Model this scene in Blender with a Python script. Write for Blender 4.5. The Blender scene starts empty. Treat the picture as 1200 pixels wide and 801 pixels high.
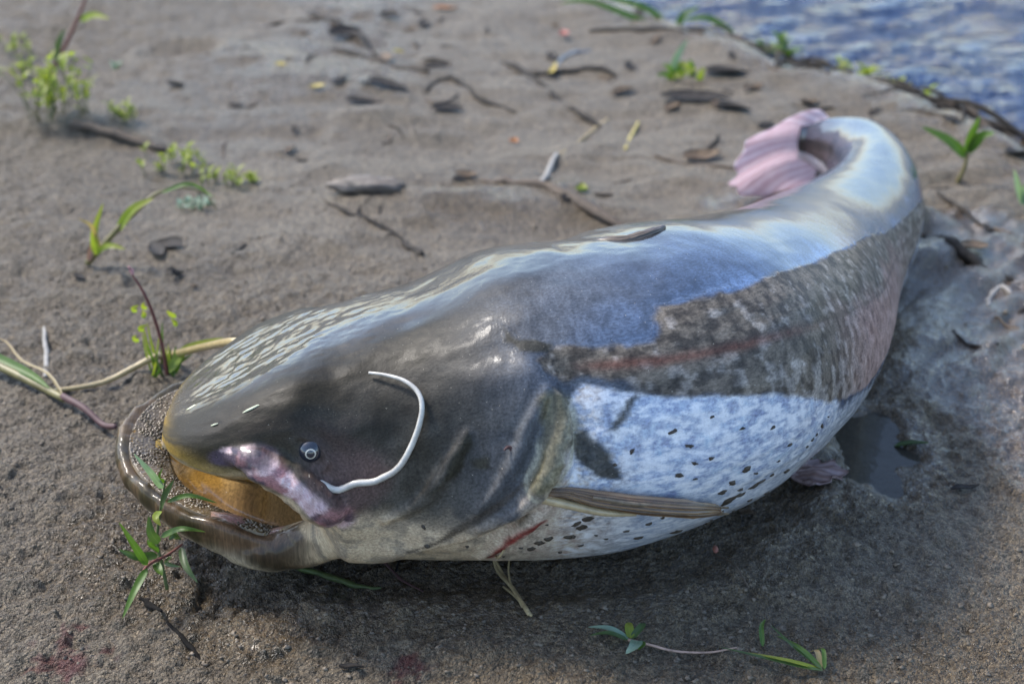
import bpy, math, random
import numpy as np
from mathutils import Vector

scene = bpy.context.scene
COL = scene.collection
R = math.radians
rng = np.random.default_rng(7)
random.seed(7)

# ------------------------------------------------------------------ camera
cam_data = bpy.data.cameras.new('camera')
cam = bpy.data.objects.new('camera', cam_data)
COL.objects.link(cam)
cam.location = (0, 0, .82)
cam.rotation_euler = (R(90 - 28), 0, 0)
cam_data.sensor_width = 36
cam_data.lens = 18 / math.tan(R(20))
cam_data.clip_start = .02
cam_data.clip_end = 3000
cam_data.dof.use_dof = True
cam_data.dof.focus_distance = 1.27
cam_data.dof.aperture_fstop = 4.3
scene.camera = cam

# ------------------------------------------------------------------ daylight
SUN_EL, SUN_TO = 50, (-.84, .54)           # elevation; horizontal direction towards the sun
world = bpy.data.worlds.new('World')
scene.world = world
world.use_nodes = True
wn = world.node_tree
wn.nodes.clear()
sky = wn.nodes.new('ShaderNodeTexSky')
sky.sky_type = 'NISHITA'
sky.sun_disc = False
sky.dust_density = 1.4
sky.ozone_density = 1.6
sky.sun_elevation = R(SUN_EL)
sky.sun_rotation = math.atan2(SUN_TO[0], SUN_TO[1])
bg = wn.nodes.new('ShaderNodeBackground')
bg.inputs['Strength'].default_value = .15
wo = wn.nodes.new('ShaderNodeOutputWorld')
wn.links.new(sky.outputs[0], bg.inputs[0])
wn.links.new(bg.outputs[0], wo.inputs[0])
sun_data = bpy.data.lights.new('sun', 'SUN')
sun_data.energy = 1.85
sun_data.angle = R(10.0)
sun_data.color = (1.0, .94, .86)
sun = bpy.data.objects.new('sun', sun_data)
COL.objects.link(sun)
h_ = math.hypot(*SUN_TO)
to_sun = Vector((SUN_TO[0] / h_ * math.cos(R(SUN_EL)), SUN_TO[1] / h_ * math.cos(R(SUN_EL)), math.sin(R(SUN_EL))))
sun.rotation_euler = to_sun.to_track_quat('Z', 'Y').to_euler()
sun.location = (-2, 4, 5)
scene.view_settings.view_transform = 'Standard'
scene.view_settings.look = 'None'
scene.view_settings.gamma = 1
scene.view_settings.exposure = 1.30

# ------------------------------------------------------------------ small maths
def sm(a, b, x):
    t = np.clip((np.asarray(x, float) - a) / (b - a), 0, 1)
    return t * t * (3 - 2 * t)

def _hash(i, j, seed):
    n = (i * 374761393 + j * 668265263 + seed * 1442695041) & 0xffffffff
    n = ((n ^ (n >> 13)) * 1274126177) & 0xffffffff
    return ((n ^ (n >> 16)) & 0xffff) / 65535.0

def vnoise(x, y, seed=0):
    x = np.asarray(x, float); y = np.asarray(y, float)
    i = np.floor(x).astype(np.int64); j = np.floor(y).astype(np.int64)
    fx = x - i; fy = y - j
    fx = fx * fx * fx * (fx * (fx * 6 - 15) + 10); fy = fy * fy * fy * (fy * (fy * 6 - 15) + 10)
    a = _hash(i, j, seed); b = _hash(i + 1, j, seed); c = _hash(i, j + 1, seed); d = _hash(i + 1, j + 1, seed)
    return (a + (b - a) * fx) * (1 - fy) + (c + (d - c) * fx) * fy - .5

def fbm(x, y, seed=0, oct=4, gain=.5):
    t = 0; a = 1.0
    for k in range(oct):
        c, s_ = math.cos(k * 1.1), math.sin(k * 1.1)
        t = t + a * vnoise((x * c - y * s_) * 2 ** k, (x * s_ + y * c) * 2 ** k, seed + k * 17)
        a *= gain
    return t

def poly_sd(px, py, poly):
    """signed distance to a polygon, positive inside"""
    poly = np.asarray(poly, float)
    d = np.full(px.shape, 1e9); ins = np.zeros(px.shape, bool)
    for (x0, y0), (x1, y1) in zip(poly, np.roll(poly, -1, 0)):
        ex, ey = x1 - x0, y1 - y0
        t = np.clip(((px - x0) * ex + (py - y0) * ey) / (ex * ex + ey * ey + 1e-12), 0, 1)
        d = np.minimum(d, np.hypot(px - x0 - t * ex, py - y0 - t * ey))
        c = ((y0 > py) != (y1 > py)) & (px < (x1 - x0) * (py - y0) / (y1 - y0 + 1e-12) + x0)
        ins ^= c
    return np.where(ins, d, -d)

def line_d(px, py, pts):
    pts = np.asarray(pts, float); d = np.full(np.shape(px), 1e9)
    for (x0, y0), (x1, y1) in zip(pts[:-1], pts[1:]):
        ex, ey = x1 - x0, y1 - y0
        t = np.clip(((px - x0) * ex + (py - y0) * ey) / (ex * ex + ey * ey + 1e-12), 0, 1)
        d = np.minimum(d, np.hypot(px - x0 - t * ex, py - y0 - t * ey))
    return d

def cr(P, n=12):
    P = np.asarray(P, float)
    P = np.vstack([2 * P[0] - P[1], P, 2 * P[-1] - P[-2]]); out = []
    for i in range(1, len(P) - 2):
        t = np.linspace(0, 1, n, endpoint=False)[:, None]
        a, b, c, d = P[i - 1], P[i], P[i + 1], P[i + 2]
        out.append(.5 * ((2 * b) + (c - a) * t + (2 * a - 5 * b + 4 * c - d) * t * t + (3 * b - a - 3 * c + d) * t ** 3))
    out.append(P[-2][None])
    return np.vstack(out)

# ------------------------------------------------------------------ mesh helpers
def mesh(name, v, f, smooth=True):
    v = np.asarray(v, np.float32).reshape(-1, 3)
    me = bpy.data.meshes.new(name)
    if isinstance(f, np.ndarray):
        k = f.shape[1]
        me.vertices.add(len(v)); me.vertices.foreach_set('co', v.ravel())
        me.loops.add(f.size); me.loops.foreach_set('vertex_index', f.astype(np.int32).ravel())
        me.polygons.add(len(f)); me.polygons.foreach_set('loop_start', np.arange(0, f.size, k, dtype=np.int32))
        me.update(calc_edges=True)
    else:
        me.from_pydata(v.tolist(), [], [list(q) for q in f]); me.update()
    if smooth:
        me.polygons.foreach_set('use_smooth', np.ones(len(me.polygons), bool))
    return me

def grid_faces(nr, nc, closed=False):
    i = np.arange(nr - 1)[:, None]; j = np.arange(nc if closed else nc - 1)[None]
    j2 = (j + 1) % nc
    return np.stack([i * nc + j, i * nc + j2, (i + 1) * nc + j2, (i + 1) * nc + j], -1).reshape(-1, 4)

def link(name, me, mat, parent=None, origin=None):
    o = bpy.data.objects.new(name, me); COL.objects.link(o)
    if mat is not None and len(me.materials) == 0: me.materials.append(mat)
    if parent is not None: o.parent = parent
    if origin is not None: o.location = origin
    return o

def tag(o, label=None, cat=None, group=None, kind=None):
    if label: o['label'] = label
    if cat: o['category'] = cat
    if group: o['group'] = group
    if kind: o['kind'] = kind
    return o

def empty(name, loc, label, cat, group=None):
    o = bpy.data.objects.new(name, None); COL.objects.link(o)
    o.location = loc; o.empty_display_size = .02
    return tag(o, label, cat, group)

def fattr(me, name, val):
    a = me.attributes.new(name, 'FLOAT', 'POINT'); a.data.foreach_set('value', np.asarray(val, np.float32).ravel())

def cattr(me, name, rgb):
    a = me.attributes.new(name, 'FLOAT_COLOR', 'POINT')
    c = np.ones((len(rgb), 4), np.float32); c[:, :3] = rgb; a.data.foreach_set('color', c.ravel())

def vattr(me, name, v):
    a = me.attributes.new(name, 'FLOAT_VECTOR', 'POINT'); a.data.foreach_set('vector', np.asarray(v, np.float32).ravel())

def tube_geo(path, rad, n=10, flat=1.0, wob=0.0, seed=0):
    """rounded closed tube along a 3D path; returns verts, quad faces (n-gon caps closed by shrinking rings)"""
    P = np.asarray(path, float); m = len(P)
    rad = np.interp(np.linspace(0, 1, m), np.linspace(0, 1, len(np.atleast_1d(rad))), np.atleast_1d(rad)) if np.ndim(rad) else np.full(m, rad)
    T = np.gradient(P, axis=0); T /= np.linalg.norm(T, axis=1)[:, None] + 1e-12
    U = np.cross(T, (0, 0, 1.0)); bad = np.linalg.norm(U, axis=1) < .05
    U[bad] = np.cross(T[bad], (0, 1.0, 0)); U /= np.linalg.norm(U, axis=1)[:, None]
    Vv = np.cross(U, T)
    a = np.linspace(0, 2 * math.pi, n, endpoint=False)
    rings = []
    def ring(i, r, off=0.0):
        rr = r * (1 + wob * np.array([vnoise(i * .7 + seed, k * 1.3, seed) for k in range(n)])) if wob else np.full(n, r)
        return P[i] + T[i] * off + (np.cos(a) * rr)[:, None] * U[i] + (np.sin(a) * rr * flat)[:, None] * Vv[i]
    rings += [ring(0, rad[0] * .05, -rad[0] * .6), ring(0, rad[0] * .65, -rad[0] * .4)]
    rings += [ring(i, rad[i]) for i in range(m)]
    rings += [ring(m - 1, rad[-1] * .65, rad[-1] * .4), ring(m - 1, rad[-1] * .05, rad[-1] * .6)]
    V_ = np.array(rings)
    return V_.reshape(-1, 3), grid_faces(len(V_), n, True)

# ------------------------------------------------------------------ node helpers
def new_mat(name):
    m = bpy.data.materials.new(name); m.use_nodes = True; m.node_tree.nodes.clear()
    return m, m.node_tree

def nd(nt, t, inp=None, **pr):
    n = nt.nodes.new(t)
    for k, v in pr.items(): setattr(n, k, v)
    for k, v in (inp or {}).items():
        if isinstance(v, bpy.types.NodeSocket): nt.links.new(v, n.inputs[k])
        else: n.inputs[k].default_value = v
    return n

def c4(c): return (c[0], c[1], c[2], 1)

def mixc(nt, fac, a, b, mode='MIX'):
    a = a if isinstance(a, bpy.types.NodeSocket) else c4(a); b = b if isinstance(b, bpy.types.NodeSocket) else c4(b)
    return nd(nt, 'ShaderNodeMixRGB', {'Fac': fac, 'Color1': a, 'Color2': b}, blend_type=mode).outputs[0]

def math_(nt, op, a, b=0.0, c=0.0):
    n = nd(nt, 'ShaderNodeMath', {0: a, 1: b, 2: c}, operation=op); return n.outputs[0]

def ramp(nt, v, a, b, lo=0.0, hi=1.0):
    return nd(nt, 'ShaderNodeMapRange', {'Value': v, 'From Min': a, 'From Max': b, 'To Min': lo, 'To Max': hi}).outputs[0]

def noise(nt, vec, scale, detail=4, rough=.55, dist=0.0):
    return nd(nt, 'ShaderNodeTexNoise', {'Vector': vec, 'Scale': scale, 'Detail': detail, 'Roughness': rough, 'Distortion': dist}).outputs[0]

def attr(nt, name, out='Fac'):
    return nd(nt, 'ShaderNodeAttribute', attribute_name=name).outputs[out]

def bump(nt, h, strength, dist, normal=None):
    i = {'Height': h, 'Strength': strength, 'Distance': dist}
    if normal is not None: i['Normal'] = normal
    return nd(nt, 'ShaderNodeBump', i).outputs[0]

def out(nt, sh):
    nd(nt, 'ShaderNodeOutputMaterial', {'Surface': sh})

MATS = {}
def mat_plain(name, col, rough=.6, var=.35, scale=60, bmp=.3, bd=.001, coat=0.0, stretch=(1, 1, 1), spec=.5):
    """wood, bark, straw and mud bits: mottled colour plus relief"""
    if name in MATS: return MATS[name]
    m, nt = new_mat(name)
    co = nd(nt, 'ShaderNodeTexCoord').outputs['Object']
    co = nd(nt, 'ShaderNodeMapping', {'Vector': co, 'Scale': stretch}).outputs[0]
    n1 = noise(nt, co, scale, 5); n2 = noise(nt, co, scale * 5, 3)
    a = tuple(x * (1 - var) for x in col); b = tuple(min(1, x * (1 + var)) for x in col)
    c = mixc(nt, ramp(nt, n1, .3, .7), a, b)
    c = mixc(nt, .35, c, mixc(nt, n2, (.25, .25, .25), (.8, .8, .8)), 'OVERLAY')
    p = nd(nt, 'ShaderNodeBsdfPrincipled', {'Base Color': c, 'Roughness': rough, 'Coat Weight': coat, 'Coat Roughness': .15, 'Specular IOR Level': spec,
        'Normal': bump(nt, math_(nt, 'ADD', n1, math_(nt, 'MULTIPLY', n2, .5)), bmp, bd)})
    out(nt, p.outputs[0]); MATS[name] = m
    return m

def mat_leaf(name, col, tip=None, trans=.45, rough=.45):
    if name in MATS: return MATS[name]
    m, nt = new_mat(name)
    co = nd(nt, 'ShaderNodeTexCoord').outputs['Object']
    t = attr(nt, 'along')
    n1 = noise(nt, co, 90, 4)
    c = mixc(nt, ramp(nt, math_(nt, 'ADD', t, math_(nt, 'MULTIPLY', n1, .3)), .35, 1.15), col, tip or tuple(x * .85 for x in col))
    c = mixc(nt, .5, c, mixc(nt, n1, (.2, .2, .2), (.8, .8, .8)), 'OVERLAY')
    mid = attr(nt, 'across')
    c = mixc(nt, ramp(nt, math_(nt, 'ABSOLUTE', mid), .0, .12, .35, 0), c, tuple(min(1, x * 1.6 + .05) for x in col))
    p = nd(nt, 'ShaderNodeBsdfPrincipled', {'Base Color': c, 'Roughness': rough, 'Normal': bump(nt, n1, .25, .001)})
    tr = nd(nt, 'ShaderNodeBsdfTranslucent', {'Color': mixc(nt, 1.0, c, (1.2, 1.25, .6), 'MULTIPLY')})
    s = nd(nt, 'ShaderNodeMixShader', {0: trans, 1: p.outputs[0], 2: tr.outputs[0]})
    out(nt, s.outputs[0]); MATS[name] = m
    return m
# ------------------------------------------------------------------ fish spine and sections (world metres)
SP = np.array([(-.312,1.143),(-.18,1.152),(-.04,1.165),(.091,1.191),(.194,1.277),(.281,1.384),(.352,1.504),(.42,1.625),(.48,1.744),(.512,1.864),(.498,1.976),(.43,2.035),(.345,1.985)], float)
CP = cr(SP, 40)
CS = np.r_[0, np.cumsum(np.linalg.norm(np.diff(CP, axis=0), axis=1))]
SMAX = CS[-1]
SEC = np.array([  # s, half width, top, bottom, roll (leaning away), exponent
 (-.014, .020, .141, .131, 9, 2.2),
 (-.008, .062, .148, .126, 9, 2.5),
 (0.004, .096, .157, .122, 9, 2.8),
 (0.022, .120, .168, .118, 9, 3.0),
 (0.052, .140, .184, .112, 9, 3.0),
 (0.085, .148, .200, .104, 10, 2.9),
 (0.115, .151, .213, .086, 11, 2.8),
 (0.135, .152, .221, .042, 12, 2.7),
 (0.155, .154, .229, .006, 12, 2.6),
 (0.20, .160, .247, .002, 13, 2.45),
 (0.32, .193, .283, -.005, 17, 2.3),
 (0.45, .190, .285, -.01, 20, 2.2),
 (0.60, .161, .259, -.01, 21, 2.1),
 (0.75, .122, .227, -.005, 20, 2.1),
 (0.90, .092, .199, .0, 16, 2.0),
 (1.05, .075, .177, .008, 10, 2.0),
 (1.20, .055, .162, .022, 4, 2.0),
 (1.30, .044, .150, .030, 1, 2.0),
 (1.37, .027, .130, .042, 0, 2.0),
 (1.42, .010, .108, .056, 0, 2.0),
 (1.80, .008, .10, .05, 0, 2.0)], float)
def prof(s, k):
    s = np.asarray(s, float); x = SEC[:, 0]; y = SEC[:, k]
    dx = np.diff(x); dl = np.diff(y) / dx
    m = np.zeros(len(x)); m[0] = dl[0]; m[-1] = dl[-1]
    for i in range(1, len(x) - 1):                       # monotone cubic
        if dl[i - 1] * dl[i] > 0: m[i] = 2 * dl[i - 1] * dl[i] / (dl[i - 1] + dl[i])
    i = np.clip(np.searchsorted(x, s) - 1, 0, len(x) - 2)
    h = x[i + 1] - x[i]; t = np.clip((s - x[i]) / h, 0, 1)
    return (2*t**3-3*t*t+1)*y[i]+(t**3-2*t*t+t)*h*m[i]+(-2*t**3+3*t*t)*y[i+1]+(t**3-t*t)*h*m[i+1]
def frame(s):
    s = np.asarray(s, float); sc = np.clip(s, 0, SMAX); e = .03
    f = lambda q, k: np.interp(np.clip(q, 0, SMAX), CS, CP[:, k])
    x, y = f(sc, 0), f(sc, 1)
    tx = f(sc + e, 0) - f(sc - e, 0); ty = f(sc + e, 1) - f(sc - e, 1)
    n = np.hypot(tx, ty); tx = tx / n; ty = ty / n
    return x + tx * (s - sc), y + ty * (s - sc), tx, ty
def pivot(s):
    return .5 * (np.interp(s, (-.03, .2, .32, .45, .6, .75, .9, 1.05, 1.2, 1.35, 1.5, 1.8), (.246, .248, .278, .275, .249, .222, .198, .174, .160, .150, .125, .12)))
def warp(s, w, z):
    """straight fish (s along, w to its left, z up) -> the bent, rolled fish on the mud"""
    s = np.asarray(s, float); w = np.asarray(w, float); z = np.asarray(z, float)
    x, y, tx, ty = frame(s)
    r = np.radians(prof(s, 4)); zc = pivot(s)
    dw = w * np.cos(r) - (z - zc) * np.sin(r); dz = w * np.sin(r) + (z - zc) * np.cos(r)
    return np.stack([x + ty * dw, y - tx * dw, zc + dz], -1)
def unwarp(P, s0=0.0):
    P = np.asarray(P, float); s = np.full(P.shape[:-1], s0)
    for _ in range(6):
        x, y, tx, ty = frame(s); s = s + (P[..., 0] - x) * tx + (P[..., 1] - y) * ty
    x, y, tx, ty = frame(s)
    dw = (P[..., 0] - x) * ty - (P[..., 1] - y) * tx
    r = np.radians(prof(s, 4)); zc = pivot(s); dz = P[..., 2] - zc
    return np.stack([s, dw * np.cos(r) + dz * np.sin(r), zc - dw * np.sin(r) + dz * np.cos(r)], -1)
def skin(s, th, off=0.0):
    """straight coordinates of the skin at s and angle th in degrees (0 left side, 90 back, -90 belly), off = metres outwards"""
    s = np.asarray(s, float); t = np.radians(np.asarray(th, float))
    a = prof(s, 1) + off; zt = prof(s, 2) + off; zb = prof(s, 3) - off; n = prof(s, 5)
    c, q = np.cos(t), np.sin(t)
    return np.stack([s + 0 * t, a * np.sign(c) * np.abs(c) ** (2 / n), .5 * (zt + zb) + .5 * (zt - zb) * np.sign(q) * np.abs(q) ** (2 / n)], -1)
def skinw(s, th, off=0.0):
    q = skin(s, th, off); return warp(q[..., 0], q[..., 1], q[..., 2])

# ------------------------------------------------------------------ ground
WATER_Z = -.035
SHORE = [(40, -40), (6, -4), (2.2, .9), (0.981,2.073), (0.890,2.334), (0.746,2.590), (0.617,2.763), (0.522,2.924), (0.381,3.117), (.10,3.55), (-.9,5.0), (-6, 13), (-60, 70), (-400, 400)]
RIVER = SHORE + [(600, 600), (600, -600)]
PUDDLE = [(0.340,1.291), (0.366,1.341), (0.399,1.374), (0.424,1.344), (0.420,1.277), (0.388,1.228), (0.353,1.234)]
def spine_dist(x, y):
    d = np.full(np.shape(x), 9.0); sb = np.zeros(np.shape(x))
    for k in range(0, len(CP), 6):
        q = np.hypot(x - CP[k, 0], y - CP[k, 1]); m = q < d
        d = np.where(m, q, d); sb = np.where(m, CS[k], sb)
    return d, sb
FOOT = (-0.667,2.799); LEDGE = [(-0.905,2.290), (-0.789,2.290), (-0.680,2.265), (-0.583,2.232)]
def ground(x, y, full=False):
    x = np.asarray(x, float); y = np.asarray(y, float)
    near = sm(9, 4, np.hypot(x, y - 1.5))
    d = -poly_sd(x, y, RIVER)                                   # + on land
    d = d + .05 * vnoise(x * 6, y * 6, 3) + .02 * vnoise(x * 17, y * 17, 4)
    z = .022 * fbm(x * 2.2, y * 2.2, 11, 3) + .35 * fbm(x * .05, y * .05, 5, 3) * (1 - near)
    smooth_zone = sm(1.45, 1.9, y + .25 * x) * sm(-.95, -.45, x)          # silted mud behind the fish
    rough = (1 - .75 * smooth_zone) * (.55 + .45 * sm(.1, -.25, x) + .25 * vnoise(x * 4, y * 4, 8))
    lump = fbm(x * 21, y * 21, 21, 3)
    z = z + near * (.0065 * lump * (.5 + rough) + .0042 * rough * fbm(x * 62, y * 62, 31, 3, .65) + .0046 * (.45 + .55 * rough) * (1 - .6 * smooth_zone) * fbm(x * 150, y * 150, 33, 2, .6))
    z = z + near * smooth_zone * (.015 * fbm(x * 5 + 2.2 * fbm(x * 3, y * 3, 41, 2), y * 13, 43, 3) + .016 * np.maximum(fbm(x * 7, y * 9, 45, 3) - .05, 0))   # silt ripples
    gouge = np.exp(-((x - .70) / .27) ** 2 - ((y - 1.55) / .48) ** 2)
    u = x * .72 + y * .69; v = -x * .69 + y * .72
    z = z + gouge * (.028 * np.abs(fbm(u * 7, v * 20, 51, 3)) ** .8 - .006) * near
    # clods scattered in the rough part
    cl = vnoise(x * 30 + 7, y * 30, 61)
    z = z + near * rough * .005 * sm(.2, .42, cl)
    # footprint
    fx = ((x - FOOT[0]) * .97 + (y - FOOT[1]) * .2) / .085; fy = (-(x - FOOT[0]) * .2 + (y - FOOT[1]) * .97) / .075
    r = np.hypot(fx, fy)
    z = z - .015 * sm(1.1, .35, r) + .008 * np.exp(-((r - 1.15) / .22) ** 2)
    # broken ledge of crusted mud at the left
    ly = np.interp(x, [p[0] for p in LEDGE], [p[1] for p in LEDGE])
    back = y - ly + .012 * vnoise(x * 35, x * 3, 71)
    z = z + .013 * sm(-.012, .012, back) * sm(.22, .02, back) * sm(LEDGE[-1][0] + .02, LEDGE[-1][0] - .05, x) * near
    # the fish presses into the mud and pushes up a rim
    ds, sb = spine_dist(x, y)
    a = np.interp(sb, SEC[:, 0], SEC[:, 1]) * np.where(sb < .1, 1.0, .8)
    z = z - .016 * sm(a + .02, a - .04, ds) + .005 * np.exp(-((ds - a - .05) / .03) ** 2) * sm(.2, .5, sb)
    pd = poly_sd(x, y, PUDDLE)
    z = z * (1 - sm(-.05, .0, pd)) - .016 * sm(-.035, .03, pd + .05 * fbm(x * 22, y * 22, 73, 3)) + .004 * sm(-.06, .0, pd) * fbm(x * 40, y * 40, 75, 3)
    # bank and river bed
    z = z + .016 * np.exp(-((d - .16) / .08) ** 2) + .006 * near * np.exp(-((d - .1) / .12) ** 2) * fbm(x * 16, y * 16, 81, 3)
    z = np.where(d < .12, z - (.12 - np.clip(d, -2, .12)) * .42, z)
    if not full: return z
    wet = np.maximum(sm(.35, .02, d), .95 * sm(-.14, .0, pd))
    wet = np.maximum(wet, sm(.25, .7, gouge + .7 * vnoise(x * 9, y * 9, 91)))
    wet = np.maximum(wet, .75 * sm(.13, .02, ds - a) * sm(.0, .3, sb + .2))
    wet = np.maximum(wet, .55 * smooth_zone * sm(-.2, .3, vnoise(x * 3, y * 3, 95)))
    wet = np.maximum(wet, .55 * sm(1.15, .95, y) * sm(-.3, .1, x))
    blood = np.zeros(x.shape)
    for (bx, by), br in (((-0.390,0.960), .032), ((-0.400,0.951), .018), ((-0.085,0.934), .016)):
        rr = np.hypot((x - bx), (y - by) * 1.0) / br
        blood = np.maximum(blood, sm(1, .2, rr + 1.3 * (vnoise(x * 70, y * 70, 97)) + .9 * vnoise(x * 190, y * 190, 98)))
    return z, np.clip(wet, 0, 1), np.clip(rough, 0, 1), blood

def steps(*seg):
    out_ = [np.arange(a_, b_, d_) for a_, b_, d_ in seg]; e = seg[-1][1]
    return np.r_[seg[0][0] - np.geomspace(.03, 500, 44)[::-1], np.concatenate(out_), e + np.geomspace(.01, 500, 46)]
gx = steps((-.98, -.62, .006), (-.62, .74, .0024), (.74, 1.2, .006))
gy = steps((.60, .74, .006), (.74, 1.42, .0024), (1.42, 2.2, .0048), (2.2, 4.2, .0105))
X, Y = np.meshgrid(gx, gy)
Z, WET, RGH, BLD = ground(X, Y, True)
me = mesh('ground', np.stack([X, Y, Z], -1).reshape(-1, 3), grid_faces(len(gy), len(gx)))
fattr(me, 'wet', WET); fattr(me, 'rough', RGH); fattr(me, 'blood', BLD)

m, nt = new_mat('damp_river_mud')
co = nd(nt, 'ShaderNodeNewGeometry').outputs['Position']
wet = attr(nt, 'wet'); rgh = attr(nt, 'rough')
n1 = noise(nt, co, 9, 5, .6); n2 = noise(nt, co, 55, 5, .65); n3 = noise(nt, co, 330, 3, .6); n4 = noise(nt, co, 900, 2, .5)
c = mixc(nt, ramp(nt, n1, .3, .7), (.158, .128, .090), (.240, .198, .143))
c = mixc(nt, ramp(nt, n2, .35, .7), c, (.185, .150, .105))
c = mixc(nt, ramp(nt, n4, .42, .70, 0, .75), c, (.055, .046, .036))  # micro-shadow between the grains, painted in as dark specks
c = mixc(nt, ramp(nt, n3, .60, .8, 0, .6), c, (.40, .34, .25))
vo = nd(nt, 'ShaderNodeTexVoronoi', {'Vector': co, 'Scale': 300.0, 'Randomness': 1.0}); vc = nd(nt, 'ShaderNodeSeparateColor', {0: vo.outputs['Color']}).outputs[0]
vo2 = nd(nt, 'ShaderNodeTexVoronoi', {'Vector': co, 'Scale': 720.0, 'Randomness': 1.0}); vc2 = nd(nt, 'ShaderNodeSeparateColor', {0: vo2.outputs['Color']}).outputs[1]
c = mixc(nt, .75, c, mixc(nt, vc, (.22, .21, .20), (.78, .78, .76)), 'OVERLAY')
c = mixc(nt, .6, c, mixc(nt, vc2, (.24, .23, .22), (.80, .78, .74)), 'OVERLAY')
wetn = ramp(nt, math_(nt, 'ADD', wet, math_(nt, 'MULTIPLY', math_(nt, 'SUBTRACT', n2, .5), .6)), .25, .75)
c = mixc(nt, wetn, c, mixc(nt, 1.0, c, (.82, .75, .66), 'MULTIPLY'))
c = mixc(nt, ramp(nt, wet, .7, 1.0), c, mixc(nt, 1.0, c, (.52, .48, .44), 'MULTIPLY'))
c = mixc(nt, math_(nt, 'MULTIPLY', attr(nt, 'blood'), .75), c, (.10, .014, .016))
h = math_(nt, 'ADD', math_(nt, 'MULTIPLY', n2, ramp(nt, rgh, 0, 1, .5, 1.6)), math_(nt, 'MULTIPLY', n3, ramp(nt, rgh, 0, 1, .25, .55)))
h = math_(nt, 'ADD', h, math_(nt, 'MULTIPLY', n4, ramp(nt, rgh, 0, 1, .10, .22)))
h = math_(nt, 'ADD', h, math_(nt, 'MULTIPLY', vo.outputs['Distance'], -.22))
h = math_(nt, 'ADD', h, math_(nt, 'MULTIPLY', vo2.outputs['Distance'], -.10))
nb = bump(nt, h, ramp(nt, wet, .6, 1.0, 1.0, .5), .016)
rough_s = ramp(nt, math_(nt, 'ADD', wetn, math_(nt, 'MULTIPLY', math_(nt, 'SUBTRACT', n3, .5), .5)), 0, 1, .55, .10)
p = nd(nt, 'ShaderNodeBsdfPrincipled', {'Base Color': c, 'Roughness': rough_s, 'Normal': nb, 'Specular IOR Level': .5,
    'Coat Weight': ramp(nt, math_(nt, 'ADD', wet, math_(nt, 'MULTIPLY', math_(nt, 'SUBTRACT', n2, .5), .9)), .55, 1.05), 'Coat Roughness': .06, 'Coat IOR': 1.36, 'Coat Normal': bump(nt, math_(nt, 'ADD', n2, math_(nt, 'MULTIPLY', n3, .35)), .8, .008)})
out(nt, p.outputs[0])
g = link('ground', me, m); g['kind'] = 'structure'
def zg(x, y): return float(ground(np.array([x]), np.array([y]))[0])

# ------------------------------------------------------------------ water
m, nt = new_mat('river_water')
co = nd(nt, 'ShaderNodeNewGeometry').outputs['Position']
mp = nd(nt, 'ShaderNodeMapping', {'Vector': co, 'Rotation': (0, 0, R(55)), 'Scale': (1, 2.6, 1)}).outputs[0]
hh = math_(nt, 'ADD', noise(nt, mp, 7, 4, .6, .8), math_(nt, 'MULTIPLY', noise(nt, mp, 21, 3, .6, .4), .25))
p = nd(nt, 'ShaderNodeBsdfPrincipled', {'Base Color': (.018, .045, .13, 1), 'Roughness': .04, 'IOR': 1.33, 'Normal': bump(nt, hh, 1.0, .14)})
out(nt, p.outputs[0])
wx = np.array([p_[0] for p_ in RIVER]); 
xs = np.r_[np.linspace(-.2, 2.2, 130), np.geomspace(2.4, 550, 20)]; ys = np.r_[np.r_[np.linspace(-3, 1.9, 20), np.linspace(1.95, 4.6, 140), np.linspace(4.7, 6, 12)], np.geomspace(6.3, 550, 20)]
xs = np.r_[-np.geomspace(.4, 420, 20)[::-1], xs]; ys = np.r_[-np.geomspace(3.3, 550, 20)[::-1], ys]
XX, YY = np.meshgrid(xs, ys)
wv = mesh('river', np.stack([XX, YY, WATER_Z + .016 * fbm((XX * .57 + YY * .82) * 3.2, (-XX * .82 + YY * .57) * 8.5, 401, 3)], -1).reshape(-1, 3), grid_faces(len(ys), len(xs)))
import bmesh
bm = bmesh.new(); bm.from_mesh(wv)
vv = np.array([v_.co[:2] for v_ in bm.verts]); keep = poly_sd(vv[:, 0], vv[:, 1], RIVER) > -.35
bmesh.ops.delete(bm, geom=[v_ for v_, k_ in zip(bm.verts, keep) if not k_], context='VERTS')
bm.to_mesh(wv); bm.free()
wo_ = link('river', wv, m); wo_['kind'] = 'structure'

m2, nt = new_mat('puddle_water')
co = nd(nt, 'ShaderNodeNewGeometry').outputs['Position']
p = nd(nt, 'ShaderNodeBsdfPrincipled', {'Base Color': (.06, .055, .045, 1), 'Roughness': .05, 'IOR': 1.33, 'Normal': bump(nt, noise(nt, co, 30, 3), .25, .004)})
tb = nd(nt, 'ShaderNodeBsdfTransparent', {'Color': (.75, .7, .6, 1)})
s_ = nd(nt, 'ShaderNodeMixShader', {0: .75, 1: tb.outputs[0], 2: p.outputs[0]}); out(nt, s_.outputs[0])
pc = np.mean(PUDDLE, 0); pp = cr(np.array(PUDDLE + PUDDLE[:1]), 6)[:-1]
ring_ = np.array([[pc + (q - pc) * k for q in pp] for k in (.02, .35, .7, 1.05, 1.5)])
pv = np.concatenate([ring_, np.full(ring_.shape[:2] + (1,), -.0075)], -1)
po = link('puddle', mesh('puddle', pv.reshape(-1, 3), grid_faces(5, len(pp), True)), m2); po['kind'] = 'structure'
# ------------------------------------------------------------------ the catfish
BASE = (.05, 1.19, 0.0)
fish = empty('catfish', BASE, 'huge wet catfish lying on the mud with gaping mouth and curled tail', 'catfish')
OFFS = np.array(BASE)
def fpart(name, v, f, mat, parent=None):
    o = link(name, mesh(name, np.asarray(v).reshape(-1, 3) - OFFS, f), mat, parent or fish)
    return o

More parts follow.
